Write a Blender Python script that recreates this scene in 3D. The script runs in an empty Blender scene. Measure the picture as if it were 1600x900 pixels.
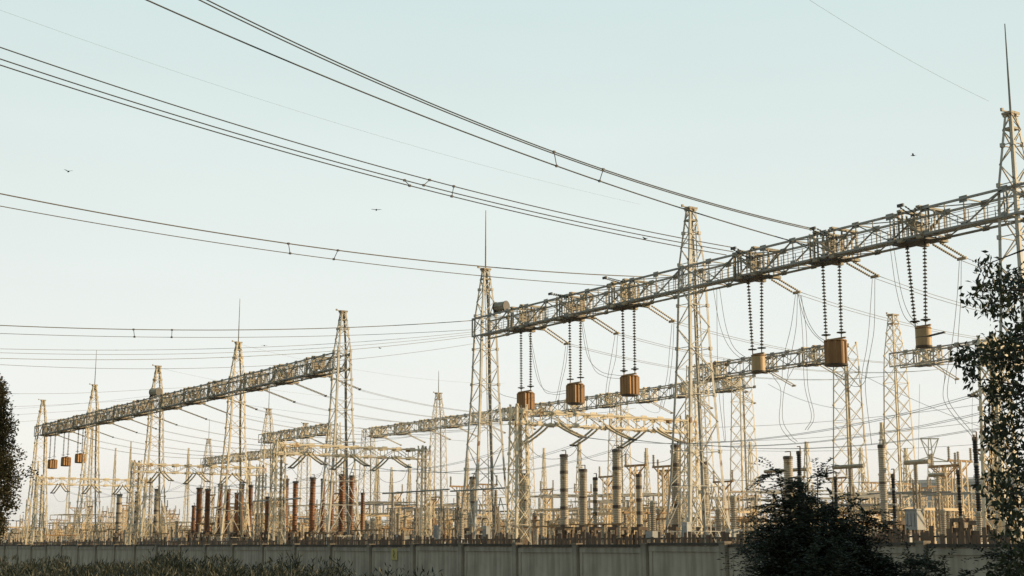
import bpy, math, random
from mathutils import Vector, Matrix
random.seed(7)
R = math.radians
scene = bpy.context.scene
col = scene.collection

# ------------------------------------------------------------------ site frame
# x = across the gantry lines (away from the road), y = along the gantry lines, z up
HEAD = R(33.6)                       # camera heading, clockwise from +y
PITCH = math.atan(403/2222.2)
CAM = Vector((0, 0, 2.5))
fwd = Vector((math.sin(HEAD), math.cos(HEAD), 0))
rgt = Vector((math.cos(HEAD), -math.sin(HEAD), 0))
F3 = fwd*math.cos(PITCH) + Vector((0, 0, math.sin(PITCH)))
U3 = -fwd*math.sin(PITCH) + Vector((0, 0, math.cos(PITCH)))
def ray(px, py): return F3*2222.2 + rgt*(px-800) + U3*(450-py)
def onx(px, py, v):                  # point of the survey sight line on the vertical plane x = v
    d = ray(px, py); return CAM + d*(v/d.x)
def ony(px, py, u):
    d = ray(px, py); return CAM + d*(u/d.y)
def onY(px, py, Y):
    d = ray(px, py); return CAM + d*(Y/d.dot(fwd))

# ------------------------------------------------------------------ materials
def mat(name, c1, c2=None, scale=3.0, rough=.7, metal=0.0, c3=None, c3_at=.62, stretch=(1, 1, 1), bump=0.0):
    m = bpy.data.materials.new(name); m.use_nodes = True
    nt = m.node_tree; n = nt.nodes; L = nt.links
    b = n['Principled BSDF']; b.inputs['Roughness'].default_value = rough
    b.inputs['Metallic'].default_value = metal
    tc = n.new('ShaderNodeTexCoord'); mp = n.new('ShaderNodeMapping')
    mp.inputs['Scale'].default_value = stretch
    L.new(tc.outputs['Object'], mp.inputs['Vector'])
    nz = n.new('ShaderNodeTexNoise'); nz.inputs['Scale'].default_value = scale
    nz.inputs['Detail'].default_value = 6; nz.inputs['Roughness'].default_value = .65
    L.new(mp.outputs['Vector'], nz.inputs['Vector'])
    rp = n.new('ShaderNodeValToRGB')
    e = rp.color_ramp.elements
    e[0].position = .35; e[0].color = (*c1, 1)
    e[1].position = .6; e[1].color = (*(c2 or c1), 1)
    if c3:
        k = e.new(c3_at + .06); k.color = (*c3, 1)
    oi = n.new('ShaderNodeObjectInfo'); vr = n.new('ShaderNodeMapRange'); vr.inputs['To Min'].default_value = .74; vr.inputs['To Max'].default_value = 1.08
    L.new(oi.outputs['Random'], vr.inputs['Value']); hs = n.new('ShaderNodeHueSaturation'); L.new(vr.outputs['Result'], hs.inputs['Value'])
    L.new(nz.outputs['Fac'], rp.inputs['Fac']); L.new(rp.outputs['Color'], hs.inputs['Color']); L.new(hs.outputs['Color'], b.inputs['Base Color'])
    if bump:
        bp = n.new('ShaderNodeBump'); bp.inputs['Strength'].default_value = bump
        L.new(nz.outputs['Fac'], bp.inputs['Height']); L.new(bp.outputs['Normal'], b.inputs['Normal'])
    return m
M = {}
M['steel'] = mat('painted_steel', (.48, .445, .38), (.68, .64, .55), 1.3, .6, .0, (.25, .13, .06), .58)
M['beam'] = mat('shaded_weathered_steel', (.27, .265, .24), (.44, .425, .38), 1.1, .6, .0, (.25, .14, .07), .60)  # shade of the unlit beam face darkened into the grey, plus rust patches
M['rusty'] = mat('rusty_steel', (.42, .30, .17), (.38, .20, .08), 1.6, .75, 0, (.2, .08, .03))
M['pale'] = mat('haze_pale_steel', (.68, .58, .42), (.80, .71, .54), .8, .6, 0, (.46, .29, .14), .56)  # lighter copy of the steel: distance haze and warm sun put into its colour
M['bracket'] = mat('bracket_steel', (.34, .285, .20), (.52, .45, .34), 2.2, .65, 0, (.27, .15, .07), .56)
M['yard'] = mat('sun_tinted_yard_steel', (.72, .54, .32), (.80, .64, .42), .9, .6, 0, (.50, .26, .10), .54)  # golden sunlight tinted into the yard steel, with rust patches
M['dark'] = mat('dark_steel', (.06, .06, .06), (.11, .10, .09), 3, .6)
M['wire'] = mat('conductor_wire', (.10, .10, .095), (.13, .13, .12), 3, .5)
M['wire_tan'] = mat('aged_conductor_wire', (.20, .175, .14), (.26, .22, .16), 3, .5)
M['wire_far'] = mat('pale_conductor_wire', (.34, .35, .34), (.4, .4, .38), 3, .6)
M['disc'] = mat('insulator_glaze', (.09, .08, .06), (.16, .13, .09), 5, .3)
M['tan_rod'] = mat('tan_insulator', (.56, .46, .31), (.68, .57, .40), 6, .5)
M['trap_brown'] = mat('brown_trap_paint', (.34, .175, .065), (.44, .235, .09), 2.5, .6, 0, (.25, .10, .03), .62, (1, 1, .3))
M['trap_tan'] = mat('tan_trap_paint', (.46, .31, .15), (.54, .38, .2), 2, .55, 0, (.33, .18, .07), .64, (1, 1, .3))
M['porcelain'] = mat('grey_porcelain', (.46, .39, .30), (.60, .52, .40), 2, .4, 0, (.38, .25, .14))
M['porcelain_brown'] = mat('brown_porcelain', (.25, .105, .045), (.34, .16, .07), 2, .35, 0, (.12, .04, .02))
M['porcelain_black'] = mat('black_porcelain', (.018, .017, .016), (.035, .03, .028), 3, .35)
M['flange'] = mat('dark_flange', (.09, .075, .06), (.16, .12, .09), 4, .6)
M['plinth'] = mat('rusty_plinth', (.13, .085, .055), (.21, .16, .115), 1.3, .85, 0, (.08, .055, .04), .6, (3, 3, .5))
M['concrete_post'] = mat('concrete_support', (.33, .28, .22), (.42, .37, .3), 2, .9, 0, (.2, .13, .08))
M['cabinet'] = mat('grey_cabinet_paint', (.42, .43, .42), (.5, .5, .48), 3, .5)
M['bark'] = mat('bark', (.045, .035, .028), (.08, .065, .05), 8, .9)
M['building'] = mat('blue_cladding', (.33, .46, .55), (.37, .50, .6), .4, .6)
M['roof'] = mat('pale_roof', (.5, .5, .5), (.56, .56, .55), .5, .7)
M['window'] = mat('dark_window_glass', (.06, .08, .11), (.09, .11, .14), 1, .2)
M['bird'] = mat('dark_feather', (.02, .02, .02), (.035, .035, .035), 10, .8)
M['sign_yellow'] = mat('yellow_sign_paint', (.5, .4, .12), (.55, .45, .16), 6, .6)
M['treeline'] = mat('haze_paled_foliage', (.20, .20, .15), (.3, .28, .2), .2, .9)  # foliage colour paled to stand for distance haze

def leaf_mat(name, a, b, trans=.25):
    m = bpy.data.materials.new(name); m.use_nodes = True
    nt = m.node_tree; n = nt.nodes; L = nt.links
    bs = n['Principled BSDF']; bs.inputs['Roughness'].default_value = .55
    g = n.new('ShaderNodeNewGeometry'); rp = n.new('ShaderNodeValToRGB')
    rp.color_ramp.elements[0].color = (*a, 1); rp.color_ramp.elements[1].color = (*b, 1)
    L.new(g.outputs['Random Per Island'], rp.inputs['Fac'])
    L.new(rp.outputs['Color'], bs.inputs['Base Color'])
    tr = n.new('ShaderNodeBsdfTranslucent'); L.new(rp.outputs['Color'], tr.inputs['Color'])
    mx = n.new('ShaderNodeMixShader'); mx.inputs['Fac'].default_value = trans
    L.new(bs.outputs[0], mx.inputs[1]); L.new(tr.outputs[0], mx.inputs[2])
    L.new(mx.outputs[0], n['Material Output'].inputs['Surface'])
    return m
M['leaf_tree'] = leaf_mat('tree_leaf', (.016, .024, .011), (.075, .085, .038))
M['leaf_bush'] = leaf_mat('bush_leaf', (.010, .015, .009), (.07, .075, .045), .3)
M['leaf_cone'] = leaf_mat('column_tree_leaf', (.022, .026, .012), (.12, .10, .05))
M['weed'] = leaf_mat('weed_leaf', (.018, .024, .012), (.07, .068, .038))

def wall_mat():
    m = bpy.data.materials.new('stained_concrete'); m.use_nodes = True
    nt = m.node_tree; n = nt.nodes; L = nt.links; b = n['Principled BSDF']
    b.inputs['Roughness'].default_value = .92
    tc = n.new('ShaderNodeTexCoord')
    def noise(scale, st, det=5):
        mp = n.new('ShaderNodeMapping'); mp.inputs['Scale'].default_value = st
        L.new(tc.outputs['Object'], mp.inputs['Vector'])
        z = n.new('ShaderNodeTexNoise'); z.inputs['Scale'].default_value = scale
        z.inputs['Detail'].default_value = det; L.new(mp.outputs['Vector'], z.inputs['Vector']); return z
    a = noise(1.2, (1, 1, 1)); s = noise(3.0, (1, 1.6, .12)); f = noise(30, (1, 1, 1), 2)
    r1 = n.new('ShaderNodeValToRGB'); e = r1.color_ramp.elements
    e[0].position = .3; e[0].color = (.44, .375, .295, 1); e[1].position = .7; e[1].color = (.61, .52, .41, 1)
    L.new(a.outputs['Fac'], r1.inputs['Fac'])
    r2 = n.new('ShaderNodeValToRGB'); e = r2.color_ramp.elements
    e[0].position = .38; e[0].color = (.52, .49, .45, 1); e[1].position = .62; e[1].color = (1.08, 1.08, 1.08, 1)
    L.new(s.outputs['Fac'], r2.inputs['Fac'])
    mx = n.new('ShaderNodeMixRGB'); mx.blend_type = 'MULTIPLY'; mx.inputs['Fac'].default_value = .55
    L.new(r1.outputs[0], mx.inputs[1]); L.new(r2.outputs[0], mx.inputs[2])
    # dirt running down from the top edge
    sx = n.new('ShaderNodeSeparateXYZ'); L.new(tc.outputs['Object'], sx.inputs[0])
    mr = n.new('ShaderNodeMapRange'); mr.inputs['From Min'].default_value = 2.1; mr.inputs['From Max'].default_value = 2.55
    mr.inputs['To Min'].default_value = 1.0; mr.inputs['To Max'].default_value = .62
    L.new(sx.outputs['Z'], mr.inputs['Value'])
    m2 = n.new('ShaderNodeMixRGB'); m2.blend_type = 'MULTIPLY'; m2.inputs['Fac'].default_value = 1
    L.new(mx.outputs[0], m2.inputs[1]); L.new(mr.outputs[0], m2.inputs[2])
    L.new(m2.outputs[0], b.inputs['Base Color'])
    bp = n.new('ShaderNodeBump'); bp.inputs['Strength'].default_value = .4
    L.new(f.outputs['Fac'], bp.inputs['Height']); L.new(bp.outputs['Normal'], b.inputs['Normal'])
    return m
M['wall'] = wall_mat()
M['wall_cap'] = mat('dirty_concrete_edge', (.07, .062, .05), (.12, .10, .08), 2, .95)

# ------------------------------------------------------------------ mesh builder
class MB:
    def __init__(s): s.v = []; s.f = []; s.smooth = False
    def bar(s, p, q, w, d=None):
        p = Vector(p); q = Vector(q); t = q-p
        if t.length < 1e-5: return
        t.normalize(); up = Vector((0, 0, 1)) if abs(t.z) < .95 else Vector((0, 1, 0))
        a = t.cross(up).normalized()*(w/2); b = a.cross(t).normalized()*((d or w)/2)
        i = len(s.v)
        for c in (p, q):
            s.v += [c-a-b, c+a-b, c+a+b, c-a+b]
        s.f += [(i, i+1, i+2, i+3), (i+7, i+6, i+5, i+4)] + [(i+k, i+4+k, i+4+(k+1) % 4, i+(k+1) % 4) for k in range(4)]
    def angle(s, p, q, w, inx, iny, t=.016):      # rolled steel angle: two thin legs of an L
        p = Vector(p); q = Vector(q); i = len(s.v)
        X = Vector((inx, 0, 0)); Y = Vector((0, iny, 0))
        prof = [Vector((0, 0, 0)), X*w, X*w+Y*t, X*t+Y*t, X*t+Y*w, Y*w]
        for c in (p, q): s.v += [c+k for k in prof]
        s.f += [(i+k, i+(k+1) % 6, i+6+(k+1) % 6, i+6+k) for k in range(6)]
        s.f += [(i+5, i+4, i+3, i+2, i+1, i), (i+6, i+7, i+8, i+9, i+10, i+11)]
    def box(s, c, d):
        x, y, z = c; a, b, e = d[0]/2, d[1]/2, d[2]/2; i = len(s.v)
        s.v += [Vector((x+sx*a, y+sy*b, z+sz*e)) for sz in (-1, 1) for sx, sy in ((-1, -1), (1, -1), (1, 1), (-1, 1))]
        s.f += [(i+3, i+2, i+1, i), (i+4, i+5, i+6, i+7)] + [(i+k, i+(k+1) % 4, i+4+(k+1) % 4, i+4+k) for k in range(4)]
    def tube(s, pts, r, n=6, r2=None):
        pts = [Vector(p) for p in pts]; i = len(s.v); N = len(pts)
        for k, p in enumerate(pts):
            t = (pts[min(k+1, N-1)]-pts[max(k-1, 0)])
            t = t.normalized() if t.length > 1e-9 else Vector((0, 0, 1))
            up = Vector((0, 0, 1)) if abs(t.z) < .9 else Vector((1, 0, 0))
            a = t.cross(up).normalized(); b = t.cross(a)
            rr = r if r2 is None else r+(r2-r)*k/(N-1)
            for j in range(n):
                g = 2*math.pi*j/n; s.v.append(p+(a*math.cos(g)+b*math.sin(g))*rr)
        for k in range(N-1):
            for j in range(n):
                a0 = i+k*n+j; a1 = i+k*n+(j+1) % n; s.f.append((a0, a1, a1+n, a0+n))
        s.f.append(tuple(i+j for j in range(n))[::-1]); s.f.append(tuple(i+(N-1)*n+j for j in range(n)))
    def lathe(s, prof, o=(0, 0, 0), n=12, axis=None, mod=None):
        o = Vector(o); i = len(s.v)
        t = Vector(axis or (0, 0, 1)).normalized()
        up = Vector((1, 0, 0)) if abs(t.x) < .9 else Vector((0, 1, 0))
        a = t.cross(up).normalized(); b = t.cross(a)
        for r, z in prof:
            for j in range(n):
                g = 2*math.pi*j/n; rr = r*(mod(j) if mod else 1)
                s.v.append(o+t*z+(a*math.cos(g)+b*math.sin(g))*rr)
        for k in range(len(prof)-1):
            for j in range(n):
                a0 = i+k*n+j; a1 = i+k*n+(j+1) % n; s.f.append((a0, a1, a1+n, a0+n))
        s.f.append(tuple(i+j for j in range(n))[::-1]); s.f.append(tuple(i+(len(prof)-1)*n+j for j in range(n)))
    def leaf(s, c, d, l, w, nrm=None):
        d = Vector(d).normalized(); nn = Vector(nrm or (random.gauss(0, 1), random.gauss(0, 1), random.gauss(0, 1)+.6))
        a = d.cross(nn)
        if a.length < 1e-4: a = Vector((1, 0, 0))
        a.normalize(); i = len(s.v); c = Vector(c); bend = a.cross(d)*l*.12
        s.v += [c, c+d*l*.45+a*w/2+bend, c+d*l, c+d*l*.45-a*w/2+bend]; s.f.append((i, i+1, i+2, i+3))
    def mesh(s, name, m):
        me = bpy.data.meshes.new(name); me.from_pydata([tuple(v) for v in s.v], [], s.f)
        if s.smooth: me.polygons.foreach_set('use_smooth', [True]*len(me.polygons))
        me.materials.append(m); me.update(); return me
def disc_profile(L, r, step, core=.35):
    n = max(2, int(L/step)); p = [(r*core, 0)]
    for k in range(n):
        z = (k+.15)*L/n; h = L/n
        p += [(r*core, z), (r, z+h*.30), (r*.9, z+h*.52), (r*core, z+h*.6)]
    return p + [(r*core, L)]

# ------------------------------------------------------------------ object helpers
def put(name, me, parent=None, loc=None, rot=None, label=None, cat=None, group=None, kind=None):
    o = bpy.data.objects.new(name, me); col.objects.link(o)
    if parent: o.parent = parent
    if loc is not None: o.location = loc
    if rot is not None: o.rotation_euler = rot
    for k, v in (('label', label), ('category', cat), ('group', group), ('kind', kind)):
        if v: o[k] = v
    return o
def thing(name, label, cat, loc=(0, 0, 0), rz=0, group=None, s=1):
    o = put(name, None, None, loc, (0, 0, rz), label, cat, group); o.empty_display_size = .5
    if s != 1: o.scale = (s, s, s)
    return o
def dup(root, loc, rz=None, label=None, group=None, scale=None):
    r = root.copy(); col.objects.link(r); r.location = loc
    if rz is not None: r.rotation_euler = (0, 0, rz)
    if scale: r.scale = scale
    if label: r['label'] = label
    if group: r['group'] = group
    for ch in list(root.children):
        c = ch.copy(); col.objects.link(c); c.parent = r
        for g in list(ch.children):
            d = g.copy(); col.objects.link(d); d.parent = c
    return r

# ------------------------------------------------------------------ lattice tower
def lerp(a, b, t): return a+(b-a)*t
def half_at(sec, z):
    for (z0, a0, b0), (z1, a1, b1) in zip(sec, sec[1:]):
        if z <= z1+1e-6:
            t = (z-z0)/(z1-z0); return lerp(a0, a1, t), lerp(b0, b1, t)
    return sec[-1][1], sec[-1][2]
def tower(name, label, cat, loc, sec, levels, w, m, rod=0, group=None, style='zig', head=True, rz=0, ladder=False, lw=None, n_x=0, cache={}):
    t = thing(name, label, cat, loc, rz, group)
    key = (tuple(sec), tuple(levels), w, m.name, style, n_x)
    if key not in cache:
        legs = []
        for sx in (-1, 1):
            for sy in (-1, 1):
                mb = MB()
                for (z0, a0, b0), (z1, a1, b1) in zip(sec, sec[1:]):
                    lwid = w*1.5 if z0 < sec[-1][0]*.6 else w*1.2
                    mb.angle((sx*a0, sy*b0, z0), (sx*a1, sy*b1, z1), lwid, -sx, -sy, max(.016, w*.16))
                mb.box((sx*sec[0][1], sy*sec[0][2], .12), (w*4, w*4, .24))
                legs.append(mb.mesh('leg', m))
        br = MB()
        cs = ((-1, -1), (1, -1), (1, 1), (-1, 1))
        for k, (z0, z1) in enumerate(zip(levels, levels[1:])):
            A0 = half_at(sec, z0); A1 = half_at(sec, z1)
            for j in range(4):
                (ax, ay), (bx, by) = cs[j], cs[(j+1) % 4]
                p0 = Vector((ax*A0[0], ay*A0[1], z0)); p1 = Vector((bx*A0[0], by*A0[1], z0))
                q0 = Vector((ax*A1[0], ay*A1[1], z1)); q1 = Vector((bx*A1[0], by*A1[1], z1))
                bw = w*.62
                if k < n_x:
                    mid = (q0+q1)/2
                    br.bar(p0, mid, bw, bw*.5); br.bar(p1, mid, bw, bw*.5)
                    br.bar(p0.lerp(q0, .5), p0.lerp(mid, .5), bw*.7, bw*.4); br.bar(p1.lerp(q1, .5), p1.lerp(mid, .5), bw*.7, bw*.4)
                    br.bar(q0, q1, bw, bw*.5)
                elif style == 'zig':
                    if (k+j) % 2: br.bar(p0, q1, bw, bw*.5)
                    else: br.bar(p1, q0, bw, bw*.5)
                    if k % 2 == 0: br.bar(q0, q1, bw*.9, bw*.5)
                else:
                    br.bar(p0, q1, bw, bw*.5); br.bar(p1, q0, bw, bw*.5)
                    if k % 3 == 2: br.bar(q0, q1, bw*.9, bw*.5)
                # gusset plate
                if k % 2 == 0: br.box((q0.x-ax*.04, q0.y-ay*.04, q0.z), (w*1.7, w*1.7, w*1.9))
        cache[key] = (legs, br.mesh('bracing', m))
    legs, brm = cache[key]
    for lm in legs: put('leg', lm, t)
    put('bracing', brm, t)
    zt, at, bt = sec[-1]
    if head:
        mb = MB()
        mb.box((0, 0, zt+.06), (at*2+.22, bt*2+.16, .12)); mb.box((0, 0, zt-.75), (at*2+.1, bt*2+.1, .12)); mb.bar((0, 0, zt), (0, 0, zt-.75), .1)
        mb.bar((-at-.5, 0, zt+.12), (at+.1, 0, zt+.12), .06); mb.box((-at-.45, 0, zt+.16), (.14, .1, .16))
        put('mast_head', mb.mesh('mast_head', M['bracket']), t)
    if rod:
        mb = MB(); mb.tube([(0, 0, zt-.8), (0, 0, zt+rod*.45), (0, 0, zt+rod)], .07, 6, .028)
        put('lightning_rod', mb.mesh('lightning_rod', M['beam']), t)
    if ladder:
        mb = MB()
        for s_ in (-.2, .2): mb.bar((-.0+s_, -half_at(sec, 2)[1]*.9, .3), (s_, -sec[-1][2], zt-1), .05)
        z = .6
        while z < zt-1: 
            y = lerp(-half_at(sec, 2)[1]*.9, -sec[-1][2], (z-.3)/(zt-1.3)); mb.bar((-.2, y, z), (.2, y, z), .03); z += .4
        put('ladder', mb.mesh('ladder', m), t)
    return t

# ------------------------------------------------------------------ truss beam (runs along local +y from 0 to L; z = bottom chord)
def truss(name, label, loc, L, w, h, npan, m, cw=.135, bw=.09, group=None, along='y', walkway=True, brackets=(), cat='truss beam', bm=None):
    t = thing(name, label, cat, loc, 0 if along == 'y' else R(-90), group)
    ch = {(-1, 0): MB(), (1, 0): MB(), (-1, 1): MB(), (1, 1): MB()}
    for (sx, sz), mb in ch.items():
        mb.angle((sx*w/2, 0, sz*h), (sx*w/2, L, sz*h), cw, -sx, 1, .02) if False else mb.bar((sx*w/2, 0, sz*h), (sx*w/2, L, sz*h), cw, cw*.8)
        put('chord', mb.mesh('chord', m), t)
    br = MB(); d = L/npan
    for k in range(npan):
        y0 = k*d; y1 = y0+d; ym = y0+d/2
        for sx in (-1, 1):
            x = sx*(w/2-.02)
            if k % 2: br.bar((x, y0, 0), (x, y1, h), bw, bw*.6)
            else: br.bar((x, y0, h), (x, y1, 0), bw, bw*.6)
            br.bar((x, y0, 0), (x, y0, h), bw*.7, bw*.6)
            br.bar((x, ym, 0 if not k % 2 else h), (x, ym, h/2), bw*.6, bw*.5)
        for sz in (0, 1):
            z = sz*h
            br.bar((-w/2, y0, z), (w/2, y1, z), bw*.8, bw*.5) if (k+sz) % 2 else br.bar((w/2, y0, z), (-w/2, y1, z), bw*.8, bw*.5)
            br.bar((-w/2, y0, z), (w/2, y0, z), bw, bw*.6)
        for sx in (-1, 1): br.box((sx*(w/2+.0), y0, h-.02), (.05, .5, .34)); br.box((sx*(w/2), y0, .03), (.05, .42, .28))
    for sx in (-1, 1): br.bar((sx*w/2, L, 0), (sx*w/2, L, h), bw)
    put('bracing', br.mesh('bracing', m), t)
    if walkway:
        wk = MB(); wk.box((.1, L/2, .13), (.55, L-.1, .05)); put('walkway', wk.mesh('walkway', M['beam']), t)
        rl = MB()
        for zz in (.55, .95): rl.bar((-.22, 0, zz), (-.22, L, zz), .025); rl.bar((.4, 0, zz), (.4, L, zz), .025)
        for k in range(int(L/1.2)): rl.bar((-.22, k*1.2+.3, .15), (-.22, k*1.2+.3, .95), .035); rl.bar((.4, k*1.2+.3, .15), (.4, k*1.2+.3, .95), .035)
        put('railing', rl.mesh('railing', M['beam']), t)
    for yb in brackets:
        b = MB()
        for dy in (-.95, -.55, .35, .62, .95):
            for x in (-w/2-.1, w/2+.06, .1):
                b.bar((x, yb+dy, -.1), (x, yb+dy, h+.1), .11, .05)
        for dy in (-.8, .5): 
            b.box((0, yb+dy, -.14), (w+.5, .34, .16)); b.box((0, yb+dy, h+.12), (w+.4, .26, .12))
        b.bar((-w/2-.12, yb-.95, 0), (-w/2-.12, yb+.95, h), .1); b.bar((w/2+.1, yb-.95, h), (w/2+.1, yb+.95, 0), .1)
        b.box((-.1, yb+.1, h*.5), (w*.5, .3, .5)); b.bar((-.1, yb-.8, h*.5), (-.1, yb+.9, h*.5), .07)
        put('mounting_frame', b.mesh('mounting_frame', bm or M['bracket']), t)
        g = MB(); g.box((-w*.15, yb+.1, -.2), (w*.7, 2.3, .1)); put('hanger_plate', g.mesh('hanger_plate', M['dark']), t)
    return t

# ================================================================== MAIN GANTRY LINE  (x = 60)
VA = 60.0
SPAN = 24.96
y0 = onx(1623, 853, VA).y
yk = [y0+SPAN*k for k in range(-1, 8)]            # yk[0] is outside on the right
TY = {k-1: y for k, y in enumerate(yk)}
secA = [(0, 2.0, 1.35), (7.0, 1.36, .98), (14.5, .90, .70), (20.3, .70, .56), (24.2, .24, .22)]
levA = [0, 3.4, 6.2, 8.4, 10.3, 12.0, 13.5, 15.0, 16.4, 17.8, 19.2, 20.5, 21.6, 22.6, 23.4, 24.2]
labA = {0: 'tall lattice steel mast with long rod at the right edge behind leafy branches',
        1: 'nearest full lattice mast without a rod carrying the middle of the big beam',
        2: 'lattice mast with thin rod at the left end of the big beam',
        3: 'rodless lattice mast at the high right end of the long left beam',
        4: 'rod tipped lattice mast crossing the long left beam right of its middle',
        5: 'rodless lattice mast behind the small drum on the long left beam',
        6: 'rod tipped lattice mast near the low left end of the long left beam',
        7: 'leftmost lattice mast at the low end of the long left beam'}
for k in range(0, 8):
    tower('lattice_mast', labA[k], 'lattice mast', (VA, TY[k], 0), secA, levA, .115 if k < 3 else .12, M['steel'] if k < 4 else M['pale'],
          rod=4.9 if k % 2 == 0 else 0, group='lattice masts of the front gantry line', ladder=(k in (1, 2)), n_x=2)
BZ = 18.82
phA = {0: [onx(1437, 355, VA).y, onx(1303, 385, VA).y, onx(1182, 415, VA).y],
       1: [onx(982, 468, VA).y, onx(899, 488, VA).y, onx(822, 505, VA).y]}
truss('gantry_beam', 'short end of the big lattice beam running out past the right mast', (VA, TY[-1]+.1, BZ), SPAN-.2, 1.7, 1.4, 10, M['beam'], group='lattice beams of the front gantry line')
truss('gantry_beam', 'near right half of the big lattice beam with three hanging drums and tan mounting frames', (VA, TY[0]+.1, BZ), SPAN-.2, 1.7, 1.4, 10, M['beam'],
      group='lattice beams of the front gantry line', brackets=[y-TY[0]-.1 for y in phA[0]])
truss('gantry_beam', 'far left half of the big lattice beam holding three square ribbed drums', (VA, TY[1]+.1, BZ), SPAN+.5, 1.7, 1.4, 10, M['beam'],
      group='lattice beams of the front gantry line', brackets=[y-TY[1]-.1 for y in phA[1]])
bl = ['rusty lattice beam section right of the tall rod mast on the left line', 'rusty lattice beam section between rod mast and small drum mast',
      'rusty lattice beam section left of the small drum on the left line', 'lowest rusty lattice beam section at the left end above three square drums']
phB = []
for j, k in enumerate((3, 4, 5, 6)):
    ph = [SPAN*.2, SPAN*.5, SPAN*.8]; phB += [TY[k]+p for p in ph]
    truss('gantry_beam', bl[j], (VA, TY[k]+.1, BZ), SPAN-.2 + (.8 if k == 6 else 0), 1.7, 1.45, 12, M['beam'], group='lattice beams of the front gantry line', brackets=ph)

# ------------------------------------------------------------------ hanging line traps
string_cache = {}
def string_mesh(L, r=.12, step=.19):
    key = round(L, 1), r, step
    if key not in string_cache:
        mb = MB(); L2 = round(L, 1)
        mb.lathe([(x, -z) for x, z in disc_profile(L2, r, step, .22)][::-1], n=10)
        string_cache[key] = mb.mesh('insulator_string', M['disc'])
    return string_cache[key]
def line_trap(label, p_bot, p_top, wpx_m, style, strings, ztop, bar_side=True):
    """p = drum centre, strings = list of y positions on the beam"""
    h = p_top.z-p_bot.z; t = thing('line_trap', label, 'line trap', (VA-.1, (p_bot.y+p_top.y)/2, p_bot.z), 0, 'line traps hanging from the front gantry line')
    y_c = t.location.y; r = wpx_m/2; mb = MB()
    if style == 'rib':
        n = 40; mb.lathe([(r*.86, .03), (r, .07), (r, h-.05), (r*.86, h)], n=n, mod=lambda j: 1.0 if (j//2) % 2 else .88)
    elif style == 'boxrib':
        n = 48
        def md(j):
            g = 2*math.pi*j/n; c = max(abs(math.cos(g)), abs(math.sin(g)))
            return min(1.12, .88/c)*(1.0 if (j//2) % 2 else .88)
        mb.lathe([(r*.86, .03), (r, .07), (r, h-.05), (r*.86, h)], n=n, mod=md)
    else:
        mb.smooth = False; mb.lathe([(r*.8, .0), (r*.97, .06), (r*.97, h-.06), (r*.8, h)], n=28)
    m = M['trap_tan'] if style == 'smooth' else M['trap_brown']
    put('drum', mb.mesh('drum', m), t)
    mb = MB(); mb.lathe([(r*.55, -.06), (r*.98, -.03), (r*1.02, .05), (r*.6, .055)], n=24)
    put('bottom_ring', mb.mesh('bottom_ring', M['flange']), t)
    mb = MB(); mb.lathe([(r*.6, h-.02), (r*1.0, h-.015), (r*.98, h+.05), (r*.5, h+.06)], n=24)
    for a in range(3): mb.bar((r*.9*math.cos(a*2.1), r*.9*math.sin(a*2.1), h+.05), (-r*.9*math.cos(a*2.1), -r*.9*math.sin(a*2.1), h+.05), .07)
    mb.bar((0, -r*1.2, h+.13), (0, r*1.0, h+.13), .09)
    put('top_frame', mb.mesh('top_frame', M['rusty']), t)
    for ys, yb in strings:
        top = Vector((0, ys-y_c, ztop-t.location.z)); bot = Vector((0, (yb-y_c), h+.12))
        L = (top-bot).length; o = put('insulator_string', string_mesh(L-.35), t, top-Vector((0, 0, .15)))
        d = (bot-top).normalized(); o.rotation_euler = Vector((0, 0, -1)).rotation_difference(d).to_euler()
        rk = MB(); rk.bar(top, top+d*.25, .05); put('link', rk.mesh('link', M['dark']), t)
        rd = MB(); rd.bar(bot-d*.35, bot, .05)
        rd.lathe([(.26, 0), (.28, .03), (.26, .05)], bot-d*.3, 10)
        put('corona_ring', rd.mesh('corona_ring', M['dark']), t)
    if style == 'smooth' and bar_side:
        b = MB(); b.bar((0, -r, h*.55), (.0, -r-1.0, h*.62), .09); put('terminal_arm', b.mesh('terminal_arm', M['dark']), t)
        b = MB(); b.lathe([(r*.985, h*.48), (r*.985, h*.52)], n=28); put('seam_band', b.mesh('seam_band', M['flange']), t)
    return t
ZS = BZ-.15
traps = [('small smooth tan drum with side arm, rightmost under the big beam', 1443, 542, 513, 26, 'smooth', (1423, 1434), (1451, 1450)),
         ('large ribbed brown drum under the big beam between two small tan drums', 1306, 571, 533, 37, 'rib', (1289, 1293), (1315, 1317)),
         ('smallest smooth tan drum, hanging nearest right of the rodless mast', 1185, 581, 556, 22, 'smooth', (1171, 1177), (1192, 1191)),
         ('square ribbed brown drum just left of the rodless mast', 984, 618, 588, 28, 'boxrib', (973, 975), (991, 992)),
         ('square ribbed brown drum, middle one left of the rodless mast', 899, 631, 601, 27, 'boxrib', (890, 891), (907, 907)),
         ('square ribbed brown drum nearest the mast with thin rod', 821.5, 641, 614, 26, 'boxrib', (814, 814.5), (829, 829))]
trap_obj = []
for i, (lb, px, yb, yt, wp, st, s1, s2) in enumerate(traps):
    pb = onx(px, yb, VA-.1); pt = onx(px, yt, VA-.1); Y = (pb-CAM).dot(fwd)
    o = line_trap(lb, pb, pt, wp*Y/2258, st, [(onx(s[0], 500, VA-.1).y, onx(s[1], 580, VA-.1).y) for s in (s1, s2)], ZS, bar_side=(i == 0))
    trap_obj.append(o)
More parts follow.
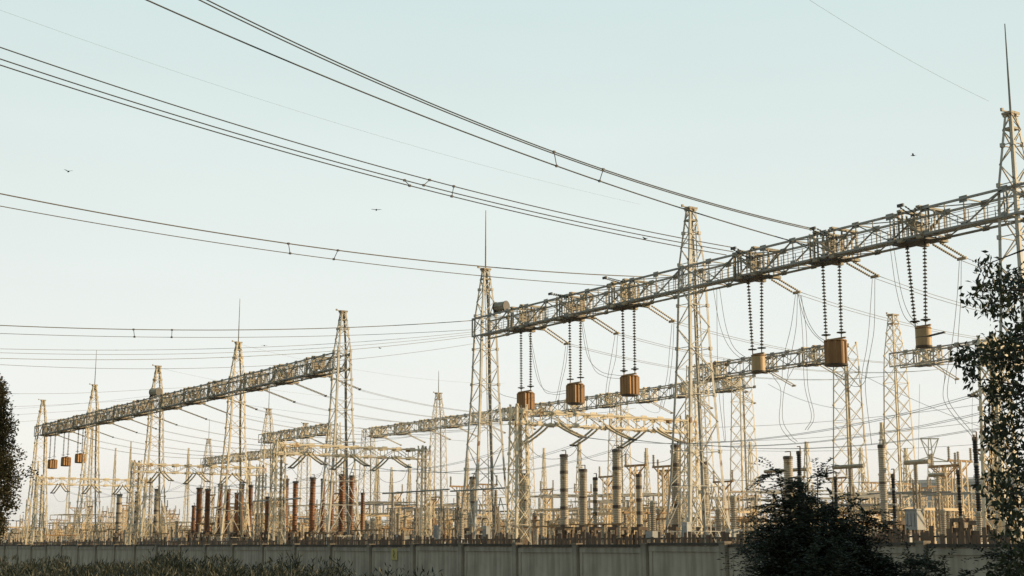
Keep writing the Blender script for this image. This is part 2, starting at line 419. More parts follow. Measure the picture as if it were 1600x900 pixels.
for lb, px, yb, yt in (('rightmost of three small square brown drums under the left end beam', 125, 723, 710), ('middle of three small square brown drums under the left end beam', 103, 728, 715),
                       ('leftmost of three small square brown drums under the left end beam', 82, 732, 719)):
    pb = onx(px, yb, VA-.1); pt = onx(px, yt, VA-.1)
    line_trap(lb, pb, pt, 1.35, 'boxrib', [(onx(px-3, 690, VA-.1).y, onx(px-3, 690, VA-.1).y), (onx(px+4, 690, VA-.1).y, onx(px+4, 690, VA-.1).y)], ZS)

def top_trap(label, p, size):
    t = thing('winding_drum', label, 'equipment drum', p, R(20), 'drums standing on top of the front gantry line')
    mb = MB(); mb.lathe([(size*.45, -size*.62), (size*.5, -size*.6), (size*.5, size*.6), (size*.45, size*.62)], (0, 0, size*.62), 20, (0, 1, 0), mod=lambda j: 1 if j % 2 else .93)
    put('drum', mb.mesh('drum', M['bracket']), t)
    mb = MB()
    for yy in (-.5, .5): mb.box((0, yy*size, .06), (size*1.1, .1, .12)); mb.bar((-size*.5, yy*size, .1), (0, yy*size, size*.6), .08); mb.bar((size*.5, yy*size, .1), (0, yy*size, size*.6), .08)
    mb.lathe([(size*.56, -.03), (size*.56, .03)], (0, -size*.64, size*.62), 20, (0, 1, 0)); mb.lathe([(size*.56, -.03), (size*.56, .03)], (0, size*.64, size*.62), 20, (0, 1, 0))
    put('cradle', mb.mesh('cradle', M['dark']), t)
top_trap('dark ribbed drum on top of the big beam beside the rod mast', Vector((VA-.3, onx(783, 490, VA-.3).y, BZ+1.5)), .78)
top_trap('small brown drum on top of the left beam at the rodless mast', Vector((VA-.5, onx(243, 620, VA-.5).y, BZ+1.55)), .95)

# ------------------------------------------------------------------ strain strings: double tan rods
def strain(label, p, q, group, r=.075, sep=.42, m=None, name='strain_insulator', axis='y'):
    p = Vector(p); q = Vector(q); t = thing(name, label, 'insulator', p, 0, group)
    d = q-p; L = d.length; dn = d.normalized()
    off = Vector((0, sep/2, 0)) if axis == 'y' else Vector((sep/2, 0, 0))
    for s_ in (-1, 1):
        mb = MB(); mb.lathe(disc_profile(L-.3, r, .16, .55), off*s_+dn*.15, 8, dn)
        put('rod', mb.mesh('rod', m or M['tan_rod']), t)
    mb = MB(); mb.bar(-off*1.2, off*1.2, .09); mb.bar(-off, off*.0-dn*.3, .05); mb.bar(off, -dn*.3, .05)
    ym = M['dark'] if m else M['bracket']
    put('yoke', mb.mesh('yoke', ym), t)
    mb = MB(); mb.bar(d-off*1.2, d+off*1.2, .11, .16); put('yoke', mb.mesh('yoke', ym), t)
    return t
far_end = {}
tl = ['rightmost tan double insulator slanting down from the big beam', 'tan double insulator slanting down right of the large ribbed drum', 'tan double insulator slanting down right of the smallest drum',
      'tan double insulator slanting down against the left side of the rodless mast', 'tan double insulator slanting down between two square ribbed drums', 'tan double insulator slanting down right of the leftmost square drum']
for i, (a, b) in enumerate((((1460, 378), (1503, 404)), ((1325, 410), (1367, 432)), ((1207, 435), (1245, 457)), ((1012, 482), (1050, 502)), ((925, 500), (963, 521)), ((850, 515), (885, 537)))):
    p = onx(*a, VA+.9); p.z = BZ-.1; q = ony(*b, p.y)
    if (q-p).length > 6: q = p+(q-p).normalized()*6
    far_end[i] = q; strain(tl[i], p, q, 'tan double insulators on the far side of the big beam', sep=.5)
nl = ['dark short insulator pair above the big beam near the right mast', 'dark short insulator pair above the big beam over the large drum', 'dark short insulator pair above the big beam right of the rodless mast',
      'thin grey insulator pair above the beam left of the rodless mast', 'thin grey insulator pair above the beam over the middle square drum']
near_end = {}
for i, (a, b) in enumerate((((1428, 336), (1407, 321)), ((1303, 372), (1270, 357)), ((1172, 402), (1146, 388)), ((972, 441), (945, 434)), ((888, 464), (860, 459)))):
    p = onx(*a, VA-.85); q = ony(*b, p.y)
    near_end[i] = q; strain(nl[i], p, q, 'short insulator pairs on the near side of the big beam', r=.05, sep=.34, m=M['wire'])

# ------------------------------------------------------------------ wires
def quad_wire(label, pts, r, m, group=None, cat='power line', n=40, name='conductor'):
    """smooth wire through 3-D points (Catmull-Rom)"""
    P = [Vector(p) for p in pts]
    if len(P) == 2: out = [P[0].lerp(P[1], k/8) for k in range(9)]
    else:
        out = []; E = [P[0]*2-P[1]]+P+[P[-1]*2-P[-2]]
        per = max(3, n//(len(P)-1))
        for i in range(1, len(E)-2):
            for k in range(per):
                t = k/per; a, b, c, d = E[i-1:i+3]
                out.append(.5*((2*b)+(c-a)*t+(2*a-5*b+4*c-d)*t*t+(3*b-a-3*c+d)*t**3))
        out.append(P[-1])
    mb = MB(); mb.smooth = True; o0 = out[0].copy(); mb.tube([p-o0 for p in out], r, 6)
    return put(name, mb.mesh(name, m), None, o0, None, label, cat, group)
def sagged(p, q, sag, n=16):
    p = Vector(p); q = Vector(q); return [p.lerp(q, k/n)-Vector((0, 0, 4*sag*(k/n)*(1-k/n))) for k in range(n+1)]
def fit_wire(label, px, u, r, m, group, ext=None):
    """least-squares parabola through sighted points in the vertical plane y = u"""
    pts = [ony(a, b, u) for a, b in px]; xs = [p.x for p in pts]; zs = [p.z for p in pts]
    import numpy as np
    deg = 2 if len(px) > 2 else 1
    c = np.polyfit(xs, zs, deg)
    x0, x1 = min(xs), max(xs)
    if ext: x0 -= ext
    P = [Vector((x0+(x1-x0)*k/48, u, float(np.polyval(c, x0+(x1-x0)*k/48)))) for k in range(49)]
    mb = MB(); mb.smooth = True; o0 = P[0].copy(); mb.tube([p-o0 for p in P], r, 6)
    put('conductor', mb.mesh('conductor', m), None, o0, None, label, 'power line', group)
    return c
G1 = 'incoming overhead conductors crossing the sky'
u1 = near_end[1].y
import numpy as np
cA = fit_wire('topmost dark wire of the high bundle crossing the upper sky', [(319, 0), (560, 108), (867, 239), (943, 266), (1060, 302.5), (1200, 341), (1272, 357)], u1+.2, .030, M['wire'], G1, 14)
cB = fit_wire('dark wire just beneath the topmost one in the high bundle', [(307, 0), (560, 112), (868, 243), (943, 269), (1060, 304.5), (1200, 342.5), (1268, 359)], u1-.2, .030, M['wire'], G1, 14)
cC = fit_wire('lone lower wire of the high bundle passing the top of the rodless mast', [(228, 0), (560, 141), (870, 257), (936, 281), (1062, 328), (1150, 354), (1242, 377), (1262, 382)], u1+1.0, .034, M['wire'], G1, 14)
u2 = near_end[2].y
cD = fit_wire('upper of three wires slanting from the left edge under the high bundle', [(0, 74), (300, 173), (560, 250), (709, 292), (900, 338), (1060, 370), (1150, 388)], u2+.3, .028, M['wire'], G1, 14)
cE = fit_wire('middle of three wires slanting from the left edge under the high bundle', [(0, 91), (300, 190), (560, 262), (709, 300), (900, 346), (1060, 379), (1146, 393)], u2, .028, M['wire'], G1, 14)
cF = fit_wire('lowest of three wires slanting from the left edge under the high bundle', [(0, 100), (300, 198), (560, 269), (706, 306), (900, 351), (1060, 385), (1135, 399)], u2-.3, .028, M['wire'], G1, 14)
u3 = near_end[3].y
cG = fit_wire('upper tan tinged wire running below the three and ending left of the rodless mast', [(0, 303), (250, 348), (454, 382), (560, 395), (755, 416), (900, 428), (1010, 432)], u3, .034, M['wire_tan'], G1, 14)
cH = fit_wire('thin wire just under the tan tinged one at mid height', [(0, 323), (250, 364), (454, 395), (560, 410), (755, 433), (860, 441), (945, 445)], u3+.5, .024, M['wire_tan'], G1, 14)
u4 = TY[2]+1.2
cI = fit_wire('long nearly level wire meeting the big beam at the rod mast', [(0, 508), (225, 516), (400, 514.5), (560, 511), (737, 501)], u4, .030, M['wire_tan'], G1, 14)
cJ = fit_wire('faint level wire just below the long one at left', [(0, 522), (225, 524.5), (400, 527), (560, 525), (745, 514)], u4+1, .018, M['wire_tan'], G1, 14)
for i, (a, b, c, d) in enumerate(((545, 547, 541, 518), (551, 554, 546, 521), (560, 562, 551, 524), (571, 574, 568, 535))):
    fit_wire(['topmost of the four faint low wires at left', 'second faint low wire at left from the top', 'third faint low wire at left from the top', 'lowest of the four faint wires at left above the left beam'][i],
             [(0, a), (150, b), (400, (b+c)/2-1), (560, c-7+i), (745, d)], u4+3+3*i, .017 if i != 2 else .022, M['wire_far'], G1, 12)
# faint ones
fit_wire('barely visible thin wire crossing the upper left sky', [(0, 18), (300, 115), (560, 205), (800, 272), (1000, 318)], 66, .0045, M['wire_far'], 'hair thin earth wires in the sky', 12)
fit_wire('barely visible thin wire at the top right ending at the rod mast', [(1265, 0), (1400, 82), (1545, 158)], TY[0], .006, M['wire_far'], 'hair thin earth wires in the sky', 8)
# ties between sub-conductors
def spacer(label, px, u, ca, ua, cb, ub, px2=None):
    pa = ony(px, 300, ua); pb = ony(px2 or px, 300, ub)
    a = Vector((pa.x, ua, float(np.polyval(ca, pa.x)))); b = Vector((pb.x, ub, float(np.polyval(cb, pb.x))))
    mb = MB(); mb.tube([Vector((0, 0, 0)), (b-a)], .022, 5); mb.box((0, 0, 0), (.12, .10, .11)); mb.box(tuple(b-a), (.12, .10, .11))
    put('wire_spacer', mb.mesh('wire_spacer', M['dark']), None, a, None, label, 'spacer', 'spacers tying the overhead conductors')
spacer('left spacer tying the high bundle', 866, 0, cA, u1+.2, cC, u1+1, 870)
spacer('right spacer tying the high bundle', 943, 0, cA, u1+.2, cC, u1+1, 937)
spacer('left spacer between the lower two of the three slanting wires', 632, 0, cE, u2, cF, u2-.3, 640)
spacer('middle spacer between the upper two of the three slanting wires', 671, 0, cD, u2+.3, cE, u2, 662)
spacer('right spacer across the three slanting wires', 709, 0, cD, u2+.3, cF, u2-.3, 706)
spacer('left spacer of the tan tinged pair at mid height', 453, 0, cG, u3, cH, u3+.5, 456)
spacer('right spacer of the tan tinged pair at mid height', 530, 0, cG, u3, cH, u3+.5, 524)
spacer('left spacer on the long level wire pair', 219, 0, cI, u4, cJ, u4+1, 221)
spacer('right spacer on the long level wire pair', 278, 0, cI, u4, cJ, u4+1, 278)

# far side conductors from the main line back to the rear line (x = 100)
G2 = 'conductors running back from the big beam'
fl = ['rightmost', 'second from the right', 'third from the right', 'third from the left', 'second from the left', 'leftmost']
for i, q in far_end.items():
    for s_ in (-.25, .25):
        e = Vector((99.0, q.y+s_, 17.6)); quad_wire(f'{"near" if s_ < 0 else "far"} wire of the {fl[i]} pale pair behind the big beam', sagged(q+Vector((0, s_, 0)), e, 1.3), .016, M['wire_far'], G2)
# left line strings and wires, generated per phase
for j, y in enumerate(phB):
    p = Vector((VA+.9, y, BZ-.1)); q = p+Vector((3.6, 0, -1.1))
    strain('slim grey double insulator under the far edge of the rusty left beam', p, q, 'insulators under the left beam', r=.06, sep=.35, m=M['beam'])
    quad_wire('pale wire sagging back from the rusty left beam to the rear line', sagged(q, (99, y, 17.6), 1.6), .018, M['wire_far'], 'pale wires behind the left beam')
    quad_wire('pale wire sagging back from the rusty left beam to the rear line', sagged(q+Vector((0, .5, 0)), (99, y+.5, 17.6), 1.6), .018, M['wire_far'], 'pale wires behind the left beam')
    if j >= 3 and j % 2 == 0:
        c = BZ+1.6
        quad_wire('pale thin wire leaving the rusty left beam toward the left edge', [(VA-1, y, c), (VA-18, y, c-1.7), (VA-40, y, c-2.2), (VA-70, y, c+.6)], .018, M['wire_far'], 'pale wires in front of the left beam')
for j, k in enumerate((4, 5)):
    quad_wire(['thin earth wire from the rod mast of the left beam', 'thin earth wire from the small drum mast of the left beam'][j], sagged((VA, TY[k], 24.1), (100, TY[k]+8, 23), 1), .01, M['wire_far'], 'earth wires behind the left beam')

# droppers and jumper loops near the big beam
G3 = 'droppers and jumper loops hanging behind the big beam'
loops = [('loop into the left side of the rightmost tan drum', 62, [(1390, 380), (1400, 450), (1412, 492), (1430, 511)]),
 ('second thin loop into the left side of the rightmost tan drum', 62.6, [(1395, 378), (1408, 455), (1420, 490), (1434, 506)]),
 ('loop into the left side of the large ribbed drum', 62, [(1247, 460), (1256, 495), (1270, 520), (1290, 538)]),
 ('outer loop into the left side of the large ribbed drum', 62.5, [(1250, 462), (1262, 500), (1277, 524), (1293, 534)]),
 ('loop into the left side of the smallest tan drum', 62, [(1114, 448), (1124, 505), (1138, 540), (1158, 560), (1176, 562)]),
 ('outer loop into the left side of the smallest tan drum', 62.5, [(1124, 448), (1133, 505), (1145, 540), (1163, 557), (1178, 560)]),
 ('shallow loop into the square drum beside the rodless mast', 62, [(908, 500), (918, 556), (938, 580), (962, 586), (973, 587)]),
 ('lower shallow loop into the square drum beside the rodless mast', 62.5, [(910, 500), (925, 570), (945, 588), (972, 592)]),
 ('shallow loop into the middle square drum', 62, [(826, 522), (840, 592), (858, 612), (886, 610)]),
 ('lower shallow loop into the middle square drum', 62.4, [(828, 522), (846, 602), (864, 616), (886, 614)]),
 ('short loop from the rod mast into its square drum', 62, [(770, 606), (785, 617), (808, 623)]),
 ('left straight dropper beside the smallest drum', 62, [(1120, 450), (1121, 560), (1124, 620), (1132, 690)]),
 ('right straight dropper beside the smallest drum', 63, [(1131, 560), (1130, 620), (1134, 690)]),
 ('left slanting dropper from the tan insulator over the smallest drum', 63.5, [(1243, 460), (1236, 510), (1224, 560), (1222, 590)]),
 ('right slanting dropper from the tan insulator over the smallest drum', 63.5, [(1246, 460), (1244, 510), (1235, 560), (1230, 590)]),
 ('middle dropper between the smallest and the ribbed drum', 64, [(1248, 460), (1254, 520), (1257, 600), (1268, 650), (1258, 672)]),
 ('right dropper between the smallest and the ribbed drum', 64, [(1252, 462), (1260, 520), (1262, 600), (1272, 650), (1262, 672)]),
 ('big open loop left of the smoke grey column behind the bush', 66, [(1195, 560), (1208, 588), (1220, 610), (1218, 660), (1232, 684), (1243, 692)]),
 ('second open loop left of the smoke grey column behind the bush', 66, [(1240, 575), (1226, 605), (1223, 655), (1236, 680), (1246, 690)]),
 ('left dropper right of the large ribbed drum', 64, [(1363, 436), (1358, 510), (1354, 545), (1346, 598), (1350, 690)]),
 ('right dropper right of the large ribbed drum', 64, [(1367, 436), (1366, 510), (1360, 550), (1352, 600), (1362, 695)]),
 ('low loop under the large ribbed drum', 64, [(1318, 575), (1325, 598), (1340, 604), (1352, 594), (1358, 560)]),
 ('left dropper from the rightmost tan insulator', 64, [(1499, 408), (1495, 470), (1487, 540), (1475, 600)]),
 ('right dropper from the rightmost tan insulator', 64, [(1502, 408), (1501, 470), (1497, 530), (1493, 600)]),
 ('left jumper curving down to the tall black column', 66, [(1466, 570), (1476, 585), (1474, 622), (1490, 650), (1514, 676), (1521, 686)]),
 ('right jumper curving down to the tall black column', 66, [(1490, 572), (1483, 588), (1481, 622), (1496, 648), (1516, 672), (1523, 686)]),
 ('left dropper left of the rodless mast', 63, [(1050, 505), (1046, 550), (1042, 590), (1030, 640)]),
 ('right dropper left of the rodless mast', 63, [(1053, 505), (1051, 550), (1045, 600), (1036, 638)]),
 ('left dropper between the two right square drums', 63, [(961, 524), (955, 560), (948, 600), (945, 632)]),
 ('right dropper between the two right square drums', 63, [(965, 524), (962, 560), (952, 600), (950, 632)]),
 ('left dropper between the two left square drums', 63, [(884, 540), (880, 570), (874, 600), (868, 628)]),
 ('right dropper between the two left square drums', 63, [(887, 540), (884, 570), (877, 600), (872, 630)]),
 ('small loop hanging from the rear beam beside the rodless mast', 98, [(998, 630), (1010, 640), (1024, 645), (1032, 640), (1036, 622)]),
 ('pale dropper far behind the rightmost drum', 98, [(1437, 600), (1436, 650), (1435, 720)]),
 ('pale dropper far right under the rear beam', 98, [(1521, 585), (1519, 640), (1519, 680)])]
for lb, v, px in loops:
    far = v > 90
    quad_wire(lb, [onx(a, b, v) for a, b in px], .0155 if not far else .015, M['wire_tan'] if not far else M['wire_far'], G3, 'jumper wire', 30, 'jumper_wire')

# ================================================================== REAR GANTRY LINES
secR = [(0, 1.5, 1.2), (8.0, 1.15, .95), (17.5, .85, .7), (19.5, .75, .62)]
secRm = secR[:3]+[(19.5, .75, .62), (23.2, .32, .3)]
levR = [0, 3, 5.6, 7.8, 9.6, 11.2, 12.7, 14.2, 15.6, 17, 18.3, 19.5]
levRm = levR+[20.6, 21.6, 22.5, 23.2]
def zrel(slope, v): return 2.5+slope*v/math.cos(HEAD)
V1 = 100.0
x2y = lambda px, v: onx(px, 640, v).y
rear = [  # px, v, mast, rod, label
 (576, V1, 0, 0, 'pale lattice tower under the left end of the long rear beam'),
 (685, V1, 1, 3.2, 'slender pale mast with rod rising through the long rear beam'),
 (818, V1, 0, 0, 'pale lattice tower of the rear line behind the leftmost square drum'),
 (967, V1, 0, 0, 'pale lattice tower of the rear line under the middle of the rear beam'),
 (1160, V1, 0, 0, 'pale lattice tower at the right end of the long rear beam'),
 (1402, V1, 1, 0, 'pale lattice mast behind the two rightmost drums'),
 (1090, 90.0, 0, 0, 'pale lattice tower behind the rodless mast carrying the second beam'),
 (1325, 90.0, 0, 0, 'pale lattice tower right behind the large ribbed drum'),
 (420, 90.0, 1, 5.0, 'faint rod tipped mast between the two left masts'),
 (522, 90.0, 0, 0, 'pale tower hidden behind the high right end mast of the left beam'),
 (478, 106.0, 1, 0, 'faint rodless tapering mast right of the faint rod tipped one'),
 (328, 106.0, 1, 4.0, 'faint thin mast at the left end of the lowest rear beam')]
for px, v, ms, rod, lb in rear:
    y = x2y(px, v)
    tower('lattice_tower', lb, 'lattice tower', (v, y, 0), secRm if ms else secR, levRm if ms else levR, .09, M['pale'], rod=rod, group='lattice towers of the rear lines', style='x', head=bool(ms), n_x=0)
def rear_beam(label, xa, xb, v, st, sb, npan, hh=None, m=None):
    ya = x2y(xb, v); yb = x2y(xa, v); zb = {100.0: 18.45, 90.0: 18.2}.get(v, zrel(sb, v)); h = hh or 1.2
    brs = [ (yb-ya)*(k+.5)/max(2, round((yb-ya)/6.5)) for k in range(max(2, round((yb-ya)/6.5)))]
    t = truss('rear_beam', label, (v, ya, zb), yb-ya, 1.4, h, max(6, round((yb-ya)/1.9)), m or M['beam'], .13, .075, 'lattice beams of the rear lines', walkway=False, brackets=brs, bm=M['pale'])
    for i_, b in enumerate(brs):
        p = Vector((v+.75, ya+b, zb-.1)); strain('small tan double insulator slanting down behind a rear beam', p, p+Vector((3.0, 0, -1.1)), 'insulators of the rear beams', r=.06, sep=.4)
    return t
rear_beam('left half of the long rear beam, from its low end to the tower behind the leftmost square drum', 575, 822, V1, .14, .131, 12)
rear_beam('right half of the long rear beam passing behind the square drums and the rodless mast', 824, 1172, V1, .14, .132, 12)
rear_beam('rear beam at the far right partly hidden by the tree leaves', 1402, 1760, V1, .144, .132, 12)
rear_beam('higher rear beam between the rodless mast and the large ribbed drum', 1086, 1318, 90.0, .155, .145, 10)
rear_beam('short rear beam ending behind the high right end mast of the left beam', 412, 520, 90.0, .154, .143, 10)
rear_beam('lowest rear beam at left running behind the rod mast of the left beam', 322, 486, 106.0, .134, .124, 10)

# ================================================================== LOW CROSS PORTALS (beams run along +x)
PV0, PV1 = 50.0, 64.0
PORT = {0: 38.5, 1: 74.5, 2: 110.5, 3: 146.0, 4: 182.0}
pname = {0: 'the portal behind the right tree', 1: 'the nearest low portal', 2: 'the second low portal', 3: 'the third low portal', 4: 'the farthest low portal'}
secP = [(0, .62, .62), (11.3, .42, .42)]; levP = [0, 1.3, 2.6, 3.8, 5, 6.1, 7.2, 8.2, 9.2, 10.1, 11.3]
PH = (52.6, 56.6, 60.6)
for k, u in PORT.items():
    if k != 4:
        pass
    tower('portal_post', f'left post of {pname[k]}, square pale lattice', 'lattice post', (PV0, u, 0), secP, levP, .10, M['pale'], group='posts of the low portals', style='x', head=False)
    tower('portal_post', f'right post of {pname[k]}, square pale lattice', 'lattice post', (PV1, u, 0), secP, levP, .10, M['pale'], group='posts of the low portals', style='x', head=False)
    truss('portal_beam', f'light cream cross beam of {pname[k]}', (PV0, u, 10.1), PV1-PV0,   .8, .8, 10, M['pale'], .115, .07, 'cross beams of the low portals', 'x', False)
    for i, v in enumerate(PH):
        wh = ('left', 'middle', 'right')[i]
        for s_ in (-1, 1):
            p = Vector((v, u+s_*.5, 10.3)); q = p+Vector((0, s_*2.7, -1.15)); 
            t = thing('strain_insulator', f'{wh} tan insulator sagging {"away" if s_ > 0 else "toward us"} from {pname[k]}', 'insulator', p, 0, 'drooping insulators of the low portals')
            for off in (-.2, .2):
                mb = MB(); n_ = 7; pts = [Vector((off, s_*2.7*a/n_, -1.15*(a/n_)**.75)) for a in range(n_+1)]
                mb.tube(pts, .045, 6)
                for a in range(1, n_*3): 
                    f_ = a/(n_*3); mb.lathe([(.04, -.03), (.085, 0), (.04, .03)], (off, s_*2.7*f_, -1.15*f_**.75), 7, (0, s_*2.7, -1.0))
                put('rod', mb.mesh('rod', M['tan_rod']), t)
            mb = MB(); mb.bar((-.3, s_*2.7, -1.15), (.3, s_*2.7, -1.15), .12); put('yoke', mb.mesh('yoke', M['dark']), t)
        # jumper under the beam
        quad_wire(f'jumper loop under {pname[k]}, {wh} one', [(v, u-3.2, 9.15), (v+.3, u-1.5, 8.1), (v+.3, u+1.5, 8.1), (v, u+3.2, 9.15)], .016, M['wire_tan'], 'jumper loops under the low portals', 'jumper wire', 20, 'jumper_wire')
        if k+1 in PORT:
            for off in (-.2, .2):
                quad_wire(f'{"left" if off < 0 else "right"} strand of the {wh} bus wire strung from {pname[k].replace("the portal behind the right tree", "right tree portal").replace("the ", "")} leftward', sagged((v+off, u+3.2, 9.15), (v+off, PORT[k+1]-3.2, 9.15), 1.1), .013, M['wire_far'], 'bus wires between the low portals')

# ================================================================== INSULATOR COLUMNS
colc = {}
def column(label, px, ytop, ybot, wpx, style, v=66.0):
    pt = onx(px, ytop, v); pb = onx(px, ybot, v); Y = (pt-CAM).dot(fwd); r = wpx*Y/2258/2
    L = pt.z-pb.z; zb = pb.z
    t = thing('insulator_column', label, 'insulator', (v, pt.y, 0), 0, 'insulator columns standing behind the wall')
    mt = {'grey': M['porcelain'], 'band': M['porcelain'], 'brown': M['porcelain_brown'], 'black': M['porcelain_black']}[style]
    nseg = {'grey': 2, 'band': 4, 'brown': 2, 'black': 3}[style]
    for i in range(nseg):
        mb = MB(); h = L/nseg-.12
        mb.lathe([(a, b) for a, b in disc_profile(h, r, .13 if style != 'brown' else .16, .88 if style in ('grey', 'band') else .75)], (0, 0, zb+i*L/nseg+.06), 14)
        put('porcelain', mb.mesh('porcelain', mt), t)
        f = MB(); w_ = .14 if style == 'band' else .06
        f.lathe([(r*.75, -w_), (r*.98, -w_), (r*.98, w_), (r*.75, w_)], (0, 0, zb+i*L/nseg), 14)
        put('flange', f.mesh('flange', M['flange'] if style != 'black' else M['beam']), t)
    c = MB(); c.lathe([(r*.7, 0), (r*1.02, .02), (r*1.02, .2), (r*.8, .24), (.05, .25)], (0, 0, zb+L-.22), 14)
    c.bar((0, -r*.8, zb+L-.02), (0, -r*.8, zb+L+.3), .06); c.bar((0, -r*.8, zb+L+.3), (0, r*.8, zb+L+.3), .05)
    put('cap', c.mesh('cap', M['flange']), t)
    s = MB(); w = max(r*1.5, .42)
    s.box((0, 0, zb-.18), (w*2.1, w*2.1, .24))
    for sx in (-1, 1):
        for sy in (-1, 1): s.bar((sx*w*.9, sy*w*.9, 0), (sx*w*.9, sy*w*.9, zb-.3), .16)
    for sx in (-1, 1): s.bar((sx*w*.9, -w*.9, .3), (sx*w*.9, w*.9, zb-.4), .07); s.bar((-w*.9, sx*w*.9, .3), (w*.9, sx*w*.9, zb-.4), .07)
    put('stand', s.mesh('stand', M['plinth']), t)
    b = MB(); b.box((0, 0, (zb-.5)*.72), (w*1.55, w*1.55, (zb-.5)*.5)); put('drive_box', b.mesh('drive_box', M['plinth']), t)
    return t
CL = [
 (187, 772, 832, 9, 'band', 'leftmost banded cream column at the left side'), (215, 768, 832, 8, 'band', 'thin banded cream column, second from the left'), (246, 764, 832, 9, 'band', 'banded cream column standing under the small drum mast'),
 (312, 762, 831, 9, 'brown', 'left one of the close brown pair left of the rod mast'), (325, 764, 831, 8, 'brown', 'right one of the close brown pair left of the rod mast'),
 (345, 758, 831, 7, 'brown', 'brown column at the left foot of the rod mast'), (357, 764, 831, 7, 'brown', 'thin brown column between the feet of the rod mast'), (378, 756, 831, 8, 'brown', 'brown column against the right foot of the rod mast'), (392, 758, 831, 7, 'brown', 'brown column just right of the rod mast'),
 (303, 790, 832, 6, 'brown', 'short brown column left of the close brown pair'), (370, 770, 831, 6, 'brown', 'thin brown column in the middle of the rod mast'), (418, 776, 831, 6, 'brown', 'short brown column between the rod mast and the lone pair'), (519, 752, 830, 8, 'brown', 'brown column between the legs of the high end mast at left'), (567, 770, 830, 6, 'brown', 'short brown column right of the high end mast'),
 (447, 748, 830, 9, 'brown', 'tall brown column, left of the lone pair mid left'), (462, 752, 830, 8, 'brown', 'tall brown column, right of the lone pair mid left'), (489, 746, 830, 9, 'brown', 'brown column just left of the high end mast of the left beam'), (505, 748, 830, 7, 'brown', 'brown column at the left leg of the high end mast'),
 (535, 741, 830, 10, 'brown', 'brown column inside the legs of the high end mast'), (550, 743, 830, 9, 'brown', 'brown column at the right leg of the high end mast'),
 (740, 745, 824, 13, 'grey', 'grey column standing inside the rod mast left of centre'), (820, 740, 824, 13, 'grey', 'grey column under the leftmost square drum'),
 (881, 710, 822, 13, 'band', 'tall cream column with dark bands, left of the middle pair'), (911, 733, 822, 13, 'grey', 'plain grey column between the two tall banded ones'), (930, 746, 822, 8, 'band', 'short banded column right of the plain grey one'),
 (963, 702, 822, 14, 'band', 'tallest cream column with dark bands left of the rodless mast'), (998, 741, 822, 10, 'band', 'short banded column left of the rodless mast'),
 (1055, 695, 822, 15, 'band', 'banded column behind the left leg of the rodless mast'), (1100, 722, 822, 13, 'grey', 'grey column behind the right leg of the rodless mast'),
 (1231, 713, 824, 15, 'grey', 'thick grey column rising out of the dark bush'), (1248, 705, 824, 8, 'black', 'slim black column rising out of the dark bush'), (1305, 745, 822, 6, 'black', 'short black column right of the dark bush top'),
 (1377, 695, 815, 12, 'grey', 'tall grey column right of the dark bush'), (1395, 741, 812, 7, 'black', 'black column beside the tall grey one'),
 (1497, 735, 808, 7, 'black', 'black column in front of the blue building'), (1523, 683, 812, 9, 'black', 'tallest black column left of the leafy tree'), (1542, 760, 812, 6, 'black', 'short black column against the leafy tree')]
for px, yt, yb, w, st, lb in CL: column(lb, px, yt, yb, w*(1.2 if st == 'brown' else 1.02), st, (64.0 if st == 'brown' else 66.0) + ((px*7) % 5)*.5)

# wide T frames with level bars and tan tube arms seen against the sky
def t_frame(label, xa, xb, y, posts, v, m, r=.09):
    a = onx(xa, y, v); b = onx(xb, y, v); z = (a.z+b.z)/2; ylo, yhi = min(a.y, b.y), max(a.y, b.y)
    t = thing('bus_support', label, 'bus support', (v, ylo, 0), 0, 'bus supports behind the wall')
    mb = MB(); mb.tube([(0, 0, z), (0, yhi-ylo, z)], r, 8); put('bus_tube', mb.mesh('bus_tube', m), t)
    for px in posts:
        yy = onx(px, y, v).y-ylo; mb = MB(); mb.lathe(disc_profile(1.2, .15, .12, .7), (0, yy, z-1.3), 10); put('post_insulator', mb.mesh('post_insulator', M['porcelain']), t)
        mb = MB(); frame_post(mb, 0, yy, z-1.3, .14); put('post', mb.mesh('post', M['concrete_post']), t)
def late_frames():
    t_frame('long dark level bar on thin posts left of the rod mast', 598, 702, 768, (614, 652, 690), 58, M['beam'], .06)
    t_frame('dark level bar on thin posts at the foot of the rod mast', 704, 790, 765, (716, 775), 58, M['beam'], .06)
    t_frame('dark level bar behind the lone tall brown pair', 396, 470, 781, (404, 440), 62, M['beam'], .08)
    t_frame('tan tube arm above the dark bush, left one', 1195, 1262, 735, (1228,), 70, M['bracket'], 0.12)
    t_frame('tan tube arm right of the dark bush top', 1302, 1350, 729, (1328,), 70, M['bracket'], 0.132)
    t_frame('tan tube arm left of the blue building', 1414, 1452, 722, (1430,), 70, M['bracket'], 0.144)
    t_frame('short tan tube arm over the blue building', 1452, 1478, 742, (1465,), 72, M['bracket'], 0.12)

